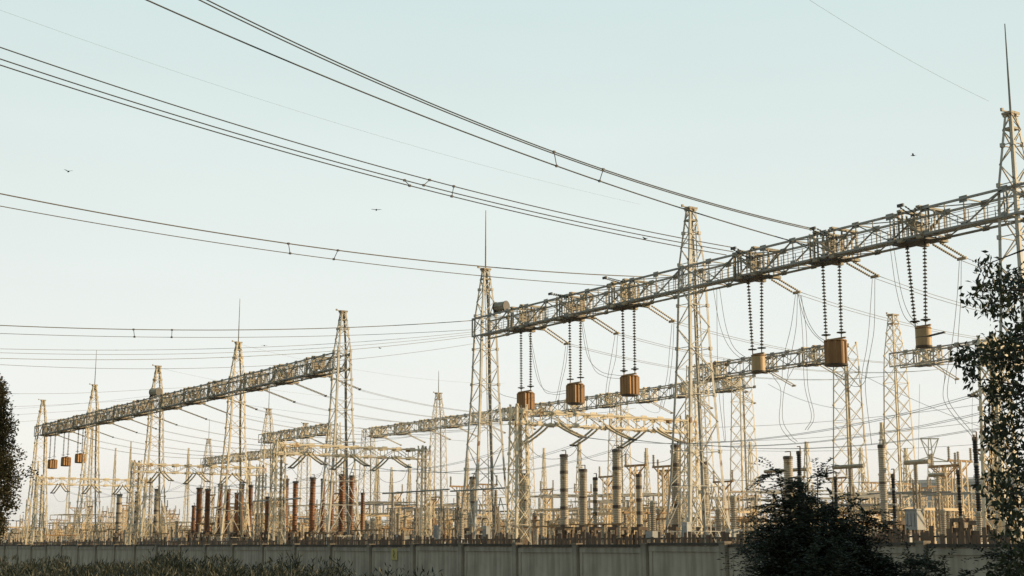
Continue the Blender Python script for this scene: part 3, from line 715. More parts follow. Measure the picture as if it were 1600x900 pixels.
# cabinets
for px, yb, w, h, lb in ((1073, 843, .5, .95, 'light grey cabinet at the foot of the rodless mast'), (1430, 828, .75, .95, 'large light grey cabinet in front of the blue building'), (683, 843, .5, 1.0, 'small grey cabinet left of the rod mast foot'), (760, 843, .5, .9, 'small grey cabinet at the rod mast foot')):
    p = onx(px, yb, 56); t = thing('switch_cabinet', lb, 'cabinet', (56, p.y, 0), 0, 'grey cabinets behind the wall')
    mb = MB(); mb.box((0, 0, p.z+h/2), (w*.7, w, h)); mb.box((0, 0, p.z+h+.04), (w*.8, w*1.1, .07)); put('cabinet_body', mb.mesh('cabinet_body', M['cabinet']), t)
    mb = MB()
    for sy in (-.3, 0, .3): mb.bar((-w*.352, sy*w, p.z+.15), (-w*.352, sy*w, p.z+h-.15), .02)
    put('door_seam', mb.mesh('door_seam', M['dark']), t)
    mb = MB()
    for sx in (-1, 1):
        for sy in (-1, 1): mb.bar((sx*w*.28, sy*w*.4, 0), (sx*w*.28, sy*w*.4, p.z), .1)
    put('leg_frame', mb.mesh('leg_frame', M['plinth']), t)

# ================================================================== SWITCHYARD BACKGROUND (prototypes + copies)
def frame_post(mb, x, y, h, w=.22):
    for sx in (-1, 1):
        for sy in (-1, 1): mb.bar((x+sx*w, y+sy*w, 0), (x+sx*w, y+sy*w, h), .08)
    z = 0; k = 0
    while z < h-.3:
        z2 = min(h, z+.55); s_ = 1 if k % 2 else -1
        for q in (-1, 1): mb.bar((x-w*s_, y+q*w, z), (x+w*s_, y+q*w, z2), .045); mb.bar((x+q*w, y-w*s_, z), (x+q*w, y+w*s_, z2), .045)
        z = z2; k += 1
def make_disconnector(lb, hs=2.9, hi=1.5, m=M['yard'], ins=None, arm=M['rusty']):
    t = thing('disconnector', lb, 'switchgear', (0, 0, 0), 0)
    mb = MB()
    for y in (-2, 2): frame_post(mb, 0, y, hs)
    mb.box((0, 0, hs+.08), (.5, 5.2, .16)); put('support_frame', mb.mesh('support_frame', m), t)
    for y in (-2.2, 0, 2.2):
        mb = MB(); mb.lathe(disc_profile(hi, .16, .12, .65), (0, y, hs+.16), 10); put('post_insulator', mb.mesh('post_insulator', ins or M['porcelain']), t)
    mb = MB(); mb.tube([(0, -2.9, hs+hi+.24), (0, 2.9, hs+hi+.24)], .07, 6)
    for y in (-2.2, 0, 2.2): mb.box((0, y, hs+hi+.22), (.3, .4, .14))
    mb.bar((0, 2.2, hs+hi+.2), (0, 1.2, hs+hi+1.1), .06)
    put('contact_arm', mb.mesh('contact_arm', arm), t)
    mb = MB(); mb.box((.35, -2, 1.2), (.4, .5, .8)); put('drive_box', mb.mesh('drive_box', M['plinth']), t)
    return t
def make_bus_frame(lb, h=6.8, m=M['yard']):
    t = thing('busbar_stand', lb, 'switchgear', (0, 0, 0), 0)
    mb = MB()
    for y in (-3.5, 0, 3.5): frame_post(mb, 0, y, h-1.2, .18)
    mb.box((0, 0, h-1.1), (.3, 7.6, .2)); put('support_frame', mb.mesh('support_frame', m), t)
    for y in (-3.2, -1.1, 1.1, 3.2):
        mb = MB(); mb.lathe(disc_profile(1.0, .13, .12, .6), (0, y, h-1.0), 9); put('post_insulator', mb.mesh('post_insulator', M['porcelain']), t)
        mb = MB(); mb.tube([(-3.0, y, h+.08), (3.0, y, h+.08)], .06, 6); put('bus_tube', mb.mesh('bus_tube', M['beam']), t)
    return t
def make_post(lb, h=8.5, m=M['yard']):
    t = thing('lattice_post', lb, 'lattice post', (0, 0, 0), 0)
    mb = MB(); frame_post(mb, 0, 0, h, .3); put('post', mb.mesh('post', m), t)
    mb = MB(); mb.bar((0, -1.3, h), (0, 1.3, h), .16); mb.bar((0, -1.2, h), (0, 0, h-.9), .07); mb.bar((0, 1.2, h), (0, 0, h-.9), .07); put('cross_arm', mb.mesh('cross_arm', M['rusty']), t)
    for y in (-1.2, 1.2):
        mb = MB(); mb.lathe(disc_profile(.9, .12, .12, .5), (0, y, h+.08), 8); put('post_insulator', mb.mesh('post_insulator', M['porcelain']), t)
    return t
def make_ct(lb, m_ins, h=5.4):
    t = thing('instrument_transformer', lb, 'transformer', (0, 0, 0), 0)
    mb = MB(); 
    for sx in (-.3, .3):
        for sy in (-.3, .3): mb.bar((sx, sy, 0), (sx, sy, 2.5), .12)
    mb.box((0, 0, 2.6), (.9, .9, .2)); put('stand', mb.mesh('stand', M['concrete_post']), t)
    mb = MB(); mb.box((0, 0, 2.95), (.7, .7, .5)); put('tank', mb.mesh('tank', M['cabinet']), t)
    mb = MB(); mb.lathe(disc_profile(h-3.9, .22, .12, .7), (0, 0, 3.2), 10); put('porcelain', mb.mesh('porcelain', m_ins), t)
    mb = MB(); mb.lathe([(.14, 0), (.2, .05), (.2, .35), (.1, .42)], (0, 0, h-.7), 10); mb.bar((0, -.6, h-.45), (0, .6, h-.45), .05); put('head', mb.mesh('head', M['bracket']), t)
    return t
G = {'d': 'disconnector switches in the rows behind the wall', 'b': 'bus frames in the rows behind the wall', 'p': 'slim lattice posts with cross arms in the yard', 'c': 'instrument transformers in the yard', 'r': 'brown instrument transformers in the yard'}
LBL = {'d': 'disconnector switch on cream lattice legs with three short insulators in a row', 'b': 'cream bus frame on three lattice legs carrying level tubes', 'p': 'slim cream lattice post with cross arm and two insulators',
       'c': 'slim instrument transformer with cream porcelain on a four legged stand', 'r': 'slim instrument transformer with brown porcelain on a four legged stand'}
protos = {}
late_frames()
def yard(kind, x, y, rz=0, s=1.0):
    if kind not in protos:
        o = {'d': lambda: make_disconnector(LBL['d']), 'b': lambda: make_bus_frame(LBL['b']), 'p': lambda: make_post(LBL['p']), 'c': lambda: make_ct(LBL['c'], M['porcelain']), 'r': lambda: make_ct(LBL['r'], M['porcelain_brown'])}[kind]()
        o['group'] = G[kind]; protos[kind] = o; o.location = (x, y, 0); o.rotation_euler = (0, 0, rz); o.scale = (s, s, s)
        return o
    return dup(protos[kind], (x, y, 0), rz, scale=(s, s, s))
rnd = random.Random(11)
def visible_y(v, px): return onx(px, 853, v).y
for v, kinds, step in ((69, 'pcdc', 8), (73, 'bcpd', 9), (78, 'pdbr', 8), (86, 'pbcd', 8), (97, 'pdbp', 8), (105, 'bppd', 8), (113, 'pbpd', 9), (121, 'bpbp', 9), (149, 'pbbp', 12), (64, 'cdc', 8), (74, 'crc', 7), (80, 'drc', 8), (89, 'dcbr', 8), (101, 'bdcd', 8), (117, 'bdp', 9), (132, 'bpd', 10), (155, 'bpbp', 12), (54, 'dcd', 11), (71, 'drdc', 7.5), (77, 'cbcd', 7.5), (84, 'dpdbc', 8), (94, 'bdpcd', 9), (110, 'dbpd', 10), (124, 'bpbd', 12), (142, 'bpbb', 14)):
    ya = visible_y(v, 1640); yb = min(visible_y(v, -20), 330)
    y = ya+rnd.uniform(0, step); i = 0
    while y < yb:
        k = kinds[i % len(kinds)]; px_ok = True
        if v in (46, 54) and (k == 'd' and y < 70): px_ok = False
        if k == 'r' and y < 100: k = 'c'
        if px_ok: yard(k, v+rnd.uniform(-1, 1), y, rnd.choice((0, 0, R(90))), rnd.uniform(.8, 1.12) * (.86 if v < 60 else 1))
        y += step*rnd.uniform(.75, 1.25); i += 1
# far slender masts, their haze put into the pale steel colour
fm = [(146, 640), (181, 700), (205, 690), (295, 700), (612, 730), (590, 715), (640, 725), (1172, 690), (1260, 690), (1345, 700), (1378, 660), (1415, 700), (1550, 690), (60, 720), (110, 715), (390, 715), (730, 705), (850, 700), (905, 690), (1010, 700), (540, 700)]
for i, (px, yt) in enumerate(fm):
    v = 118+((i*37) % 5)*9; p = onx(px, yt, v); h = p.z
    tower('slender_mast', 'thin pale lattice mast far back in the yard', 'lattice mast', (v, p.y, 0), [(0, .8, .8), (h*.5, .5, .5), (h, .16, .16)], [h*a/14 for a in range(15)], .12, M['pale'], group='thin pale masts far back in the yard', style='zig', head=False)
# level strung wires far back
for i, (xa, ya_, xb, yb_, v) in enumerate(((1090, 668, 1600, 622, 112), (1090, 690, 1600, 650, 116), (1060, 700, 1560, 692, 120), (0, 640, 330, 606, 112), (380, 632, 760, 668, 118), (380, 648, 740, 690, 120), (560, 668, 760, 672, 116), (1300, 560, 1600, 690, 110), (1200, 600, 1330, 640, 110), (100, 760, 700, 768, 80), (620, 768, 900, 762, 80), (1080, 745, 1600, 740, 90))):
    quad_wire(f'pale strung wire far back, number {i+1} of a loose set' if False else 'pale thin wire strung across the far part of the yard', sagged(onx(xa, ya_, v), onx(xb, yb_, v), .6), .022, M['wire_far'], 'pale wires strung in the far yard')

# rust brown slatted screens behind the wall (long low barrier)
def screen(y_a, y_b, v, lb, h):
    t = thing('slatted_barrier', lb, 'barrier', (v, y_a, 0), 0, 'rusty low barriers right behind the wall')
    L = y_b-y_a; mb = MB(); y = 0; r_ = random.Random(int(y_a))
    while y < L:
        w = r_.uniform(.14, .3); hh = h+r_.uniform(-.35, .12); mb.box((r_.uniform(-.03, .03), y, hh/2), (.05, w, hh)); y += w+r_.choice((.03, .04, .05, .08, .3))
    put('slats', mb.mesh('slats', M['plinth']), t)
    mb = MB(); mb.bar((.08, 0, h*.9), (.08, L, h*.9), .07); mb.bar((.08, 0, h*.4), (.08, L, h*.4), .07); put('rail', mb.mesh('rail', M['dark']), t)
scr = [(36, 'right part of the rusty slatted barrier behind the wall'), (70, 'rusty slatted barrier section below the rodless mast'), (104, 'rusty slatted barrier section below the rod mast'), (140, 'rusty slatted barrier section left of centre'), (176, 'leftmost rusty slatted barrier section')]
for ya_, lb in scr: screen(ya_, ya_+32, 47, lb, 3.2)

# ================================================================== PERIMETER WALL (x = 31.3)
VW = 31.3; PAN = 4.0
yw0 = onx(1444, 853, VW).y
def wall_panel(i):
    y = yw0+PAN*i
    if i < 0: pos = ('right part of the wall', 'rightmost')
    t = thing('wall_panel', '', 'concrete wall', (VW, y, 0), 0, 'panels of the perimeter wall')
    mb = MB()
    mb.box((0, PAN/2, 1.24), (.12, PAN-.3, 2.48))
    for zz in (.25, 2.36): mb.box((-.075, PAN/2, zz), (.03, PAN-.36, .16))
    for yy in (.28, PAN-.28): mb.box((-.0745, yy, 1.3), (.028, .16, 1.94))
    put('panel', mb.mesh('panel', M['wall']), t)
    mb = MB(); mb.box((0, PAN/2+.0, 2.53), (.2, PAN-.32, .09)); put('coping', mb.mesh('coping', M['wall_cap']), t)
    mb = MB(); mb.box((-.06, 0, 1.28), (.26, .28, 2.56)); mb.box((-.06, 0, 2.59), (.30, .32, .06)); put('post', mb.mesh('post', M['wall']), t)
    return t
def tri(px): return onx(px, 853, VW).y
names = ['behind the leafy tree at the right edge', 'right of the dark bush', 'mostly hidden by the dark bush', 'at the left side of the dark bush', 'under the right leg of the rodless mast', 'under the left leg of the rodless mast', 'below the tallest banded column', 'below the leftmost square drum',
         'under the rod mast right of the yellow sign', 'next right of the yellow sign', 'carrying the yellow sign', 'next left of the yellow sign', 'below the high end mast of the left beam', 'below the lone brown pair', 'below the right side of the left rod mast', 'below the close brown pair',
         'second left of the close brown pair', 'below the small drum mast', 'left of the small drum mast', 'below the three small drums', 'left of the three small drums', 'near the left dark tree', 'last one before the left dark tree']
for n, i in enumerate(range(-2, 27)):
    t = wall_panel(i)
    px = 1/((3.93e-5)*(i+.5)+1/2144)-700
    nm = names[n-1] if 0 <= n-1 < len(names) else ('outermost at the right' if n == 0 else {24: 'fourth from the left end of the wall', 25: 'third from the left end of the wall', 26: 'second from the left end of the wall', 27: 'at the far left end', 28: 'outermost at the left end'}.get(n, 'beside the left dark tree'))
    t['label'] = 'grey concrete wall panel ' + nm
    r9 = random.Random(i); t.location.z = r9.uniform(-.035, .03); t.rotation_euler = (r9.uniform(-.003, .003), r9.uniform(-.008, .008), 0)
# sign on wall
p = onx(608, 866, VW-.35); t = thing('warning_sign', 'small faded yellow warning plate hung on the grey wall', 'sign', (VW-.085, p.y, p.z), 0)
mb = MB(); mb.box((0, 0, 0), (.02, .55, .5)); put('plate', mb.mesh('plate', M['sign_yellow']), t)
mb = MB(); mb.bar((-.013, .05, .17), (-.013, -.04, .0), .05, .01); mb.bar((-.013, -.04, .0), (-.013, .05, -.02), .05, .01); mb.bar((-.013, .05, -.02), (-.013, -.03, -.18), .05, .01)
put('lightning_mark', mb.mesh('lightning_mark', M['dark']), t)

# ================================================================== GROUND
def sheet(name, x0, y0_, x1, y1, z, m, nx=2, ny=2):
    mb = MB(); 
    for a in range(nx+1):
        for b in range(ny+1): mb.v.append(Vector((x0+(x1-x0)*a/nx, y0_+(y1-y0_)*b/ny, z)))
    for a in range(nx):
        for b in range(ny): i = a*(ny+1)+b; mb.f.append((i, i+ny+1, i+ny+2, i+1))
    return put(name, mb.mesh(name, m), None, None, None, None, None, None, 'structure')
M['grass_ground'] = mat('dry_grass_ground', (.07, .075, .035), (.13, .12, .06), .6, .95, 0, (.17, .14, .09), .6, (1, 1, 1), .5)
M['gravel'] = mat('yard_gravel', (.17, .15, .12), (.25, .22, .18), 5, .95, 0, (.12, .11, .07), .6, (1, 1, 1), .5)
sheet('ground', -3000, -3000, 3000, 3000, 0, M['grass_ground'])
sheet('yard_ground', 32, -60, 190, 340, .006, M['gravel'])

# ================================================================== BACKGROUND BUILDING, PYLON, TREELINE
def building():
    Y = 330; a = onY(1408, 756, Y); b = onY(1640, 752, Y*.93)
    d = (b-a); d.z = 0; L = d.length; h = a.z
    t = thing('industrial_building', 'long flat roofed blue industrial building far behind the yard at right', 'building', (a.x, a.y, 0), math.atan2(d.y, d.x))
    mb = MB(); mb.box((L/2, 12, h/2), (L, 24, h)); put('wall', mb.mesh('wall', M['building']), t)
    mb = MB(); mb.box((L/2, 12, h+.35), (L+1, 25, .7)); r = put('roof', mb.mesh('roof', M['roof']), t)
    for k in range(5):
        mb = MB(); mb.box((8+k*7, 8, h+1.2), (1.6, 1.6, 1.1)); put('roof_vent', mb.mesh('roof_vent', M['roof']), r)
    for k in range(int(L/4.5)):
        for zz in (h-4.2,):
            w = MB(); w.box((3+k*4.5, -.03, zz), (1.0 if k % 2 else .8, .1, 1.4)); wo = put('window', w.mesh('window', M['roof']), t)
            g = MB(); g.box((3+k*4.5, -.1, zz), (.7 if k % 2 else .55, .06, 1.15)); put('pane', g.mesh('pane', M['window']), wo)
building()
# small far pylon
Yp = 420; base = onY(1461, 853, Yp); s = Yp/2258
t = thing('power_pylon', 'small distant transmission pylon with flat cross arm above the blue building', 'pylon', (base.x, base.y, 0), -HEAD)
mb = MB()
H = 2.5+167*s
for sx in (-1, 1):
    mb.bar((sx*14*s, 0, H), (sx*4*s, 0, H-28*s), .25); mb.bar((sx*1.5*s, 0, H), (sx*5*s, 0, H-50*s), .25); mb.bar((sx*5*s, 0, H-50*s), (sx*10*s, 0, 0), .25)
    mb.bar((sx*14*s, 0, H), (0, 0, H-18*s), .2)
for k in range(7):
    z0 = H-50*s-k*16*s; w0 = (5+k*.8)*s; mb.bar((-w0, 0, z0), (w0, 0, z0-12*s), .25); mb.bar((w0, 0, z0), (-w0, 0, z0-12*s), .25)
put('body', mb.mesh('body', M['pale']), t)
mb = MB(); mb.bar((-15*s, 0, H), (15*s, 0, H), .35); mb.bar((-28*s, 0, H-36*s), (28*s, 0, H-36*s), .3); mb.bar((-28*s, 0, H-36*s), (0, 0, H-28*s), .3); mb.bar((28*s, 0, H-36*s), (0, 0, H-28*s), .3)
put('cross_arm', mb.mesh('cross_arm', M['pale']), t)
# treeline
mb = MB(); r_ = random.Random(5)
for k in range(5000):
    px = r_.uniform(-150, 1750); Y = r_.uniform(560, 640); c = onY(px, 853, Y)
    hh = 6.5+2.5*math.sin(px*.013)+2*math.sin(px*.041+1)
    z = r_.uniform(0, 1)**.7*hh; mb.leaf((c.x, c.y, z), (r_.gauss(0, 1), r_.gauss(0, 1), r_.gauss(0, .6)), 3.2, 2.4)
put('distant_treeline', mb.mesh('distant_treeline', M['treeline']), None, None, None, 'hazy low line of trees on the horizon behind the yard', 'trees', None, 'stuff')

# ================================================================== VEGETATION
def rv(r_=random): return Vector((r_.gauss(0, 1), r_.gauss(0, 1), r_.gauss(0, 1)))
def leafy_tree():
    root_p = onY(1720, 853, 21); base = Vector((root_p.x, root_p.y, 0))
    t = thing('leafy_tree', 'broadleaf tree with dark drooping leaf clusters reaching in from the right edge', 'tree', base)
    tr = MB(); tr.smooth = True; tr.tube([(0, 0, 0), (.1, .05, 1.5), (.0, .1, 3.2), (.1, 0, 5), (-.1, 0, 7.6)], .2, 9, .06)
    put('trunk', tr.mesh('trunk', M['bark']), t)
    cl = [(1539, 414, .7), (1530, 455, 1), (1548, 440, .8), (1567, 436, 1), (1585, 428, 1.1), (1545, 478, .8), (1560, 472, 1.1), (1580, 465, 1.2), (1597, 450, 1.3), (1500, 556, .6), (1515, 553, .8), (1530, 552, .8), (1547, 548, .9), (1560, 546, 1),
          (1575, 536, 1.1), (1585, 520, 1.2), (1598, 505, 1.2), (1514, 578, .45), (1519, 590, .5), (1560, 562, .8), (1578, 566, 1.1), (1595, 550, 1.2), (1588, 590, 1.1), (1557, 598, .8), (1567, 612, .9), (1546, 618, .6), (1580, 625, 1), (1600, 610, 1.1), (1545, 652, .4),
          (1552, 668, .8), (1565, 655, .9), (1578, 672, 1), (1598, 650, 1.2), (1550, 688, .6), (1568, 700, .8), (1590, 700, 1.2), (1560, 742, 1), (1575, 735, 1.1), (1592, 730, 1.2), (1553, 765, .9), (1570, 762, 1.2), (1590, 765, 1.3), (1565, 790, .9), (1585, 792, 1.2), (1600, 800, 1.3), (1575, 820, .9),
          (1594, 830, 1.2), (1585, 855, .9), (1600, 870, 1.3), (1572, 885, .9), (1590, 895, 1.2), (1550, 898, .5), (1608, 740, 1.3), (1612, 560, 1.3), (1615, 480, 1.2), (1612, 640, 1.2), (1620, 850, 1.4)]
    extra = [(x + random.uniform(60, 220), random.uniform(120, 880), 1.4) for x in [1560]*24]
    lf = MB(); br = MB(); br.smooth = True
    for n, (px, py, s_) in enumerate(cl+extra):
        c = onY(px, py, 21+random.uniform(-1.1, 1.1))-base
        # twig from the trunk
        tz = max(.8, min(7.2, c.z-random.uniform(-.3, .9))); s0 = Vector((0, 0, tz)); mid = s0.lerp(c, .55)+Vector((0, 0, .22))
        br.tube([s0, mid, c], .028 if n < len(cl) else .04, 5, .005)
        for _ in range(4):
            e = c+rv()*.11*s_; br.tube([c.lerp(mid, .12), e], .006, 4, .003)
        for _ in range(int((56 if py < 720 else 40)*s_)):
            o = rv(); o = Vector((o.x*.12, o.y*.12, o.z*.11))*s_
            d = Vector((random.gauss(0, .6), random.gauss(0, .6), -.7+random.gauss(0, .5)))
            lf.leaf(c+o, d, random.uniform(.07, .15), random.uniform(.035, .07))
    put('branches', br.mesh('branches', M['bark']), t); put('crown', lf.mesh('crown', M['leaf_tree']), t)
leafy_tree()

def dark_bush(label, pxc, Y, halfw, ztop, nb, seed, dens=1.0, name='dark_bush', fall=.62):
    r_ = random.Random(seed); c0 = onY(pxc, 853, Y); base = Vector((c0.x, c0.y, 0))
    t = thing(name, label, 'bush', base)
    st = MB(); st.smooth = True; lf = MB()
    for b in range(nb):
        a = r_.uniform(0, 2*math.pi); q = r_.random()**.6
        hz = 1-fall*q**2.2
        q2 = q*r_.uniform(.9, 1.28); tip = Vector((math.cos(a)*halfw*q2, math.sin(a)*halfw*q2, ztop*hz*r_.uniform(.60, 1.05)*(1+.13*math.sin(2*a+1.2)*q+.08*math.sin(5*a))))
        s0 = Vector((math.cos(a)*.25*q, math.sin(a)*.25*q, 0)); mid = s0.lerp(tip, .55)+Vector((0, 0, .35*ztop*.3*q))
        droop = Vector((math.cos(a), math.sin(a), 0))*.30+Vector((0, 0, -.16*q))
        pts = [s0, s0.lerp(mid, .5), mid, tip, tip+droop*.8]
        st.tube(pts, .022, 5, .003)
        # fronds along the stem
        seglist = [(mid.lerp(tip, f), (tip-mid).normalized()) for f in [i/7 for i in range(8)]]+[(tip.lerp(pts[4], f), droop.normalized()) for f in (0, .35, .7, 1)]+[(pts[1].lerp(mid, f), (mid-pts[1]).normalized()) for f in (.1, .4, .7)]
        for p, dd in seglist:
            for _ in range(max(1, int(r_.choice((1, 2, 3, 4))*dens))):
                fd = (dd*.5+Vector((math.cos(a), math.sin(a), .1))*.5+rv(r_)*.55).normalized(); L = r_.uniform(.26, .5)
                side = fd.cross(Vector((0, 0, 1)));  side = side.normalized() if side.length > .01 else Vector((1, 0, 0))
                for k in range(8):
                    f = k/7; pp = p+fd*L*f+Vector((0, 0, -.10*f*f))
                    for sgn in (-1, 1): lf.leaf(pp, (side*sgn+fd*.45+rv(r_)*.15), r_.uniform(.06, .105), .034, (0+r_.gauss(0, .4), r_.gauss(0, .4), 1))
    put('stems', st.mesh('stems', M['bark']), t); put('foliage', lf.mesh('foliage', M['leaf_bush']), t)
dark_bush('large near black feathery bush in front of the wall, right of centre', 1270, 23.5, .98, 3.62, 100, 3, 1.0, fall=.42)
dark_bush('low spreading near black bush skirting the foot of the big feathery one', 1278, 22.6, 1.15, 2.70, 120, 13, 1.2, fall=.5)
dark_bush('low dark sprig bush just right of the big black bush', 1415, 23, .75, 2.28, 60, 5)
dark_bush('small dark sprigs at the bottom edge left of the leafy tree', 1480, 22, .5, 2.2, 26, 6)
dark_bush('dark low bush under the right edge tree', 1600, 21, .5, 2.35, 40, 8)

def column_tree():
    Y = 62; s_ = Y/2258; c0 = onY(-33, 853, Y); base = Vector((c0.x, c0.y, 0))
    t = thing('columnar_tree', 'dark dense column shaped tree cut by the left edge', 'tree', base)
    tr = MB(); tr.smooth = True; tr.tube([(0, 0, 0), (0, 0, 3), (0, 0, 9.0)], .16, 8, .03); put('trunk', tr.mesh('trunk', M['bark']), t)
    prof = [(2.6, .6), (3.3, .95), (4.3, 1.25), (5.2, 1.4), (5.8, 1.6), (6.3, 1.25), (7.4, .95), (8.4, .7), (9.2, .4), (10.1, .1)]
    lf = MB(); br = MB()
    for k in range(520):
        z = random.uniform(2.6, 9.6)
        for (z0, r0), (z1, r1) in zip(prof, prof[1:]):
            if z0 <= z <= z1: rr = lerp(r0, r1, (z-z0)/(z1-z0))
        a = random.uniform(0, 6.283); q = random.uniform(.5, 1.08)*(1+.16*math.sin(z*5+a*2)); c = Vector((math.cos(a)*rr*q, math.sin(a)*rr*q, z))
        br.tube([(0, 0, z-.5), c], .02, 4, .006)
        for _ in range(75):
            o = rv()*.17; d = Vector((math.cos(a), math.sin(a), .2))+rv()*.6
            lf.leaf(c+o, d, .12, .075)
    put('branches', br.mesh('branches', M['bark']), t); put('crown', lf.mesh('crown', M['leaf_cone']), t)
column_tree()

# unseen trees added off-frame to shade the verge, the bushes and the wall
def shade_tree(loc, h, r, seed, lb):
    r_ = random.Random(seed); t = thing('added_shade_tree', lb, 'tree', loc)
    tr = MB(); tr.smooth = True; tr.tube([(0, 0, 0), (.1, 0, h*.4), (0, .1, h*.9)], .25, 8, .05); put('trunk', tr.mesh('trunk', M['bark']), t)
    lf = MB()
    for _ in range(230):
        d = rv(r_).normalized()*r*r_.random()**.33; c = Vector((d.x, d.y, h*.58+d.z*h*.42/r))
        for _ in range(26): lf.leaf(c+rv(r_)*.35, rv(r_), .38, .26)
    put('crown', lf.mesh('crown', M['leaf_tree']), t)
sunv = (rgt*1.0+fwd*.04).normalized()
shade_tree(onY(1268, 853, 23.5)*Vector((1, 1, 0)).x if False else Vector((*(onY(1268, 853, 23.5)+sunv*14).xy, 0)), 6.5, 2.6, 21, 'unseen round tree added outside the right edge for shade, nearer one')
shade_tree(Vector((*(onY(1450, 853, 22)+sunv*9).xy, 0)), 8.5, 3.0, 22, 'unseen round tree added outside the right edge for shade, farther one')

# weeds
def weeds():
    mb = MB(); r_ = random.Random(9)
    for k in range(1500):
        px = r_.triangular(-30, 820, 180); Y = r_.uniform(48, 100)
        c = onY(px, 853, Y); 
        if c.x > VW-1.2: continue
        top = 1.55 if px < 620 else 1.15
        lump = .22*math.sin(px*.03)+.15*math.sin(px*.21)+.12*math.sin(px*.53+1)+.18*math.sin(px*.071+2)+.25*math.exp(-((px-330)/40)**2)+.2*math.exp(-((px-375)/30)**2)
        h = max(.5, (top+lump)*r_.uniform(.65, 1.06)*(1 if Y < 85 else .9))
        g = Vector((c.x, c.y, 0))
        for _ in range(26):
            f = r_.random()**.6; p = g+Vector((r_.gauss(0, .30), r_.gauss(0, .30), h*f))
            mb.leaf(p, (r_.gauss(0, .5), r_.gauss(0, .5), .8), r_.uniform(.15, .42), r_.uniform(.03, .08))
        for _ in range(2):
            mb.leaf(g+Vector((r_.gauss(0, .2), r_.gauss(0, .2), 0)), (r_.gauss(0, .12), r_.gauss(0, .12), 1), h*1.12, .03)
    # near fringe at the centre bottom
    for k in range(260):
        px = r_.uniform(600, 1180); Y = r_.uniform(34, 50); c = onY(px, 853, Y)
        if c.x > VW-.6: continue
        h = r_.uniform(1.15, 1.72)
        for _ in range(6):
            p = Vector((c.x+r_.gauss(0, .1), c.y+r_.gauss(0, .1), 0)); mb.leaf(p, (r_.gauss(0, .1), r_.gauss(0, .1), 1), h*r_.uniform(.7, 1), .025)
    put('tall_weeds', mb.mesh('tall_weeds', M['weed']), None, None, None, 'tall dull green weeds growing along the foot of the wall', 'weeds', None, 'stuff')
weeds()

# ================================================================== BIRDS
def bird(label, px, py, Y, s_, rz, flap):
    p = onY(px, py, Y); t = thing('bird', label, 'bird', p, rz, 'birds in the sky')
    mb = MB(); mb.smooth = True
    mb.lathe([(.005, -.22), (.05, -.15), (.075, -.02), (.06, .1), (.035, .16), (.045, .2), (.03, .25), (.004, .31)], (0, 0, 0), 8, (0, 1, 0.05))
    i = len(mb.v); mb.v += [Vector(v) for v in ((-.02, -.18, 0), (.02, -.18, 0), (.07, -.34, .0), (-.07, -.34, .0))]; mb.f.append((i, i+1, i+2, i+3))
    for sx in (-1, 1):
        i = len(mb.v); mb.v += [Vector(v) for v in ((sx*.04, .1, .02), (sx*.04, -.08, .02), (sx*.24, -.06, .02+flap*.6), (sx*.24, .13, .02+flap*.6), (sx*.46, -.06, .02+flap*.7), (sx*.42, .04, .02+flap*.75))]
        mb.f += [(i, i+1, i+2, i+3), (i+3, i+2, i+4, i+5)]
    b = put('body', mb.mesh('body', M['bird']), t); t.scale = (s_, s_, s_)
bird('dark bird gliding high at the far left of the sky', 107, 268, 120, 0.93, -HEAD+.6, .16)
bird('dark bird with level wings in the middle left sky', 588, 328, 130, 1.12, -HEAD+.15, .04)
bird('small dark bird alone in the upper right sky', 1427, 243, 120, 0.75, -HEAD+1.2, .2)
bird('dark bird right beside the three wires left of the rodless mast', 1008, 373, 110, 0.75, -HEAD+.8, .15)
bird('tiny dark bird low between the two beams', 594, 544, 150, 0.68, -HEAD+1.0, .1)
bird('tiny bird just left of the high end mast among faint wires', 413, 540, 150, 0.83, -HEAD+.1, .03)

# real ground haze hanging over the far yard
hm = bpy.data.materials.new('evening_haze'); hm.use_nodes = True
hn = hm.node_tree.nodes; hn.remove(hn['Principled BSDF'])
vs = hn.new('ShaderNodeVolumeScatter'); vs.inputs['Color'].default_value = (1, .93, .82, 1); vs.inputs['Density'].default_value = .0008; vs.inputs['Anisotropy'].default_value = .2
hm.node_tree.links.new(vs.outputs[0], hn['Material Output'].inputs['Volume'])
mb = MB(); mb.box((386, 250, 12.1), (630, 1100, 24)); hz_o = put('haze', mb.mesh('haze', hm), None, None, None, 'thin golden evening haze over the far yard', None, None, 'stuff')

# ================================================================== CAMERA, SUN, SKY
cam = bpy.data.cameras.new('camera'); cam.lens = 50; cam.sensor_width = 36; cam.clip_end = 6000; cam.clip_start = .1
co = bpy.data.objects.new('camera', cam); col.objects.link(co); co.location = CAM
co.rotation_euler = (R(90)+PITCH, 0, -HEAD); scene.camera = co
EL = R(13)
sd = (rgt*1.0+fwd*.04); sd.normalize(); sdir = sd*math.cos(EL)+Vector((0, 0, math.sin(EL)))
sl = bpy.data.lights.new('sun', 'SUN'); sl.energy = 5.0; sl.angle = R(.5); sl.color = (1, .75, .44)
so = bpy.data.objects.new('sun', sl); col.objects.link(so); so.rotation_euler = (-sdir).to_track_quat('-Z', 'Y').to_euler()
w = bpy.data.worlds.new('World'); scene.world = w; w.use_nodes = True
nt = w.node_tree; n = nt.nodes; L = nt.links
bg = n['Background']; bg.inputs['Strength'].default_value = 1.0
sky = n.new('ShaderNodeTexSky'); sky.sky_type = 'NISHITA'; sky.sun_disc = False; sky.sun_elevation = EL
sky.sun_rotation = math.atan2(sd.x, sd.y); sky.air_density = 1; sky.dust_density = 2; sky.ozone_density = 1
sc_ = n.new('ShaderNodeVectorMath'); sc_.operation = 'SCALE'; sc_.inputs['Scale'].default_value = .10
L.new(sky.outputs[0], sc_.inputs[0])
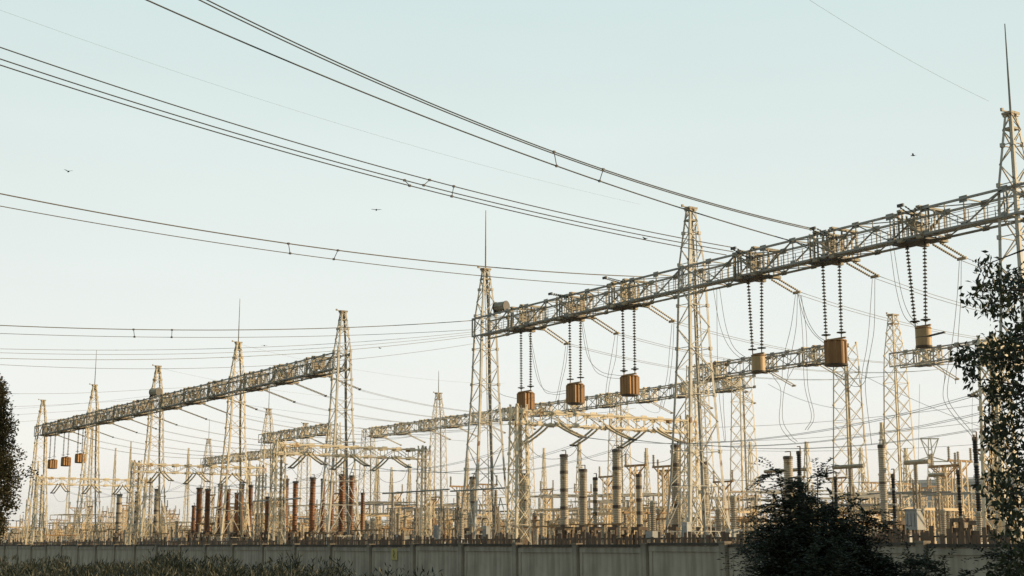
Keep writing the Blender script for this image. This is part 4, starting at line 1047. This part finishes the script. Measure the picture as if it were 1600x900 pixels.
tc = n.new('ShaderNodeTexCoord'); sx = n.new('ShaderNodeSeparateXYZ'); L.new(tc.outputs['Generated'], sx.inputs[0])
rp = n.new('ShaderNodeValToRGB'); e = rp.color_ramp.elements; L.new(sx.outputs['Z'], rp.inputs['Fac'])
def lin(c): return tuple(((v/255)/12.92 if v/255 < .04045 else ((v/255+.055)/1.055)**2.4) for v in c)+(1,)
e[0].position = 0; e[0].color = lin((255, 249, 238)); e[1].position = 1; e[1].color = lin((150, 190, 205))
for ps, c in ((.04, (253, 249, 240)), (.10, (246, 248, 243)), (.2, (234, 242, 239)), (.30, (222, 236, 233)), (.38, (212, 231, 230)), (.6, (180, 212, 218))):
    k = e.new(ps); k.color = lin(c)
mx = n.new('ShaderNodeMixRGB'); mx.inputs['Fac'].default_value = .97
L.new(sc_.outputs[0], mx.inputs[1]); L.new(rp.outputs[0], mx.inputs[2])
# sky shaped for contrast: full brightness ahead, dimmed behind the camera
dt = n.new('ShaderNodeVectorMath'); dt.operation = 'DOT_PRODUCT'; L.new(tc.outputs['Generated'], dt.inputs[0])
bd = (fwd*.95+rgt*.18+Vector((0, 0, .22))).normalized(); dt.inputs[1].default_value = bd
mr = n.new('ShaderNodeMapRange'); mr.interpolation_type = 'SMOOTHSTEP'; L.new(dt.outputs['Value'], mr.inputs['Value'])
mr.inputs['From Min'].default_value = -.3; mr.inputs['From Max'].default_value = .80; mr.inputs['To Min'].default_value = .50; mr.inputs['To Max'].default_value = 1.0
nz = n.new('ShaderNodeTexNoise'); nz.inputs['Scale'].default_value = 3.0; nz.inputs['Detail'].default_value = 5
mpw = n.new('ShaderNodeMapping'); mpw.inputs['Scale'].default_value = (1, 1, 4); L.new(tc.outputs['Generated'], mpw.inputs['Vector']); L.new(mpw.outputs['Vector'], nz.inputs['Vector'])
hz = n.new('ShaderNodeMapRange'); hz.inputs['From Min'].default_value = .3; hz.inputs['From Max'].default_value = .7; hz.inputs['To Min'].default_value = .975; hz.inputs['To Max'].default_value = 1.02
L.new(nz.outputs['Fac'], hz.inputs['Value'])
m3 = n.new('ShaderNodeVectorMath'); m3.operation = 'SCALE'; L.new(mx.outputs[0], m3.inputs[0]); L.new(hz.outputs['Result'], m3.inputs['Scale'])
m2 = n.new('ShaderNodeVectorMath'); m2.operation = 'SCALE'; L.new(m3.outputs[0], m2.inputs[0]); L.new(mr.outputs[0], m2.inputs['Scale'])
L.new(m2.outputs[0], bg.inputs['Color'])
scene.view_settings.view_transform = 'Standard'; scene.view_settings.look = 'None'; scene.view_settings.exposure = 0
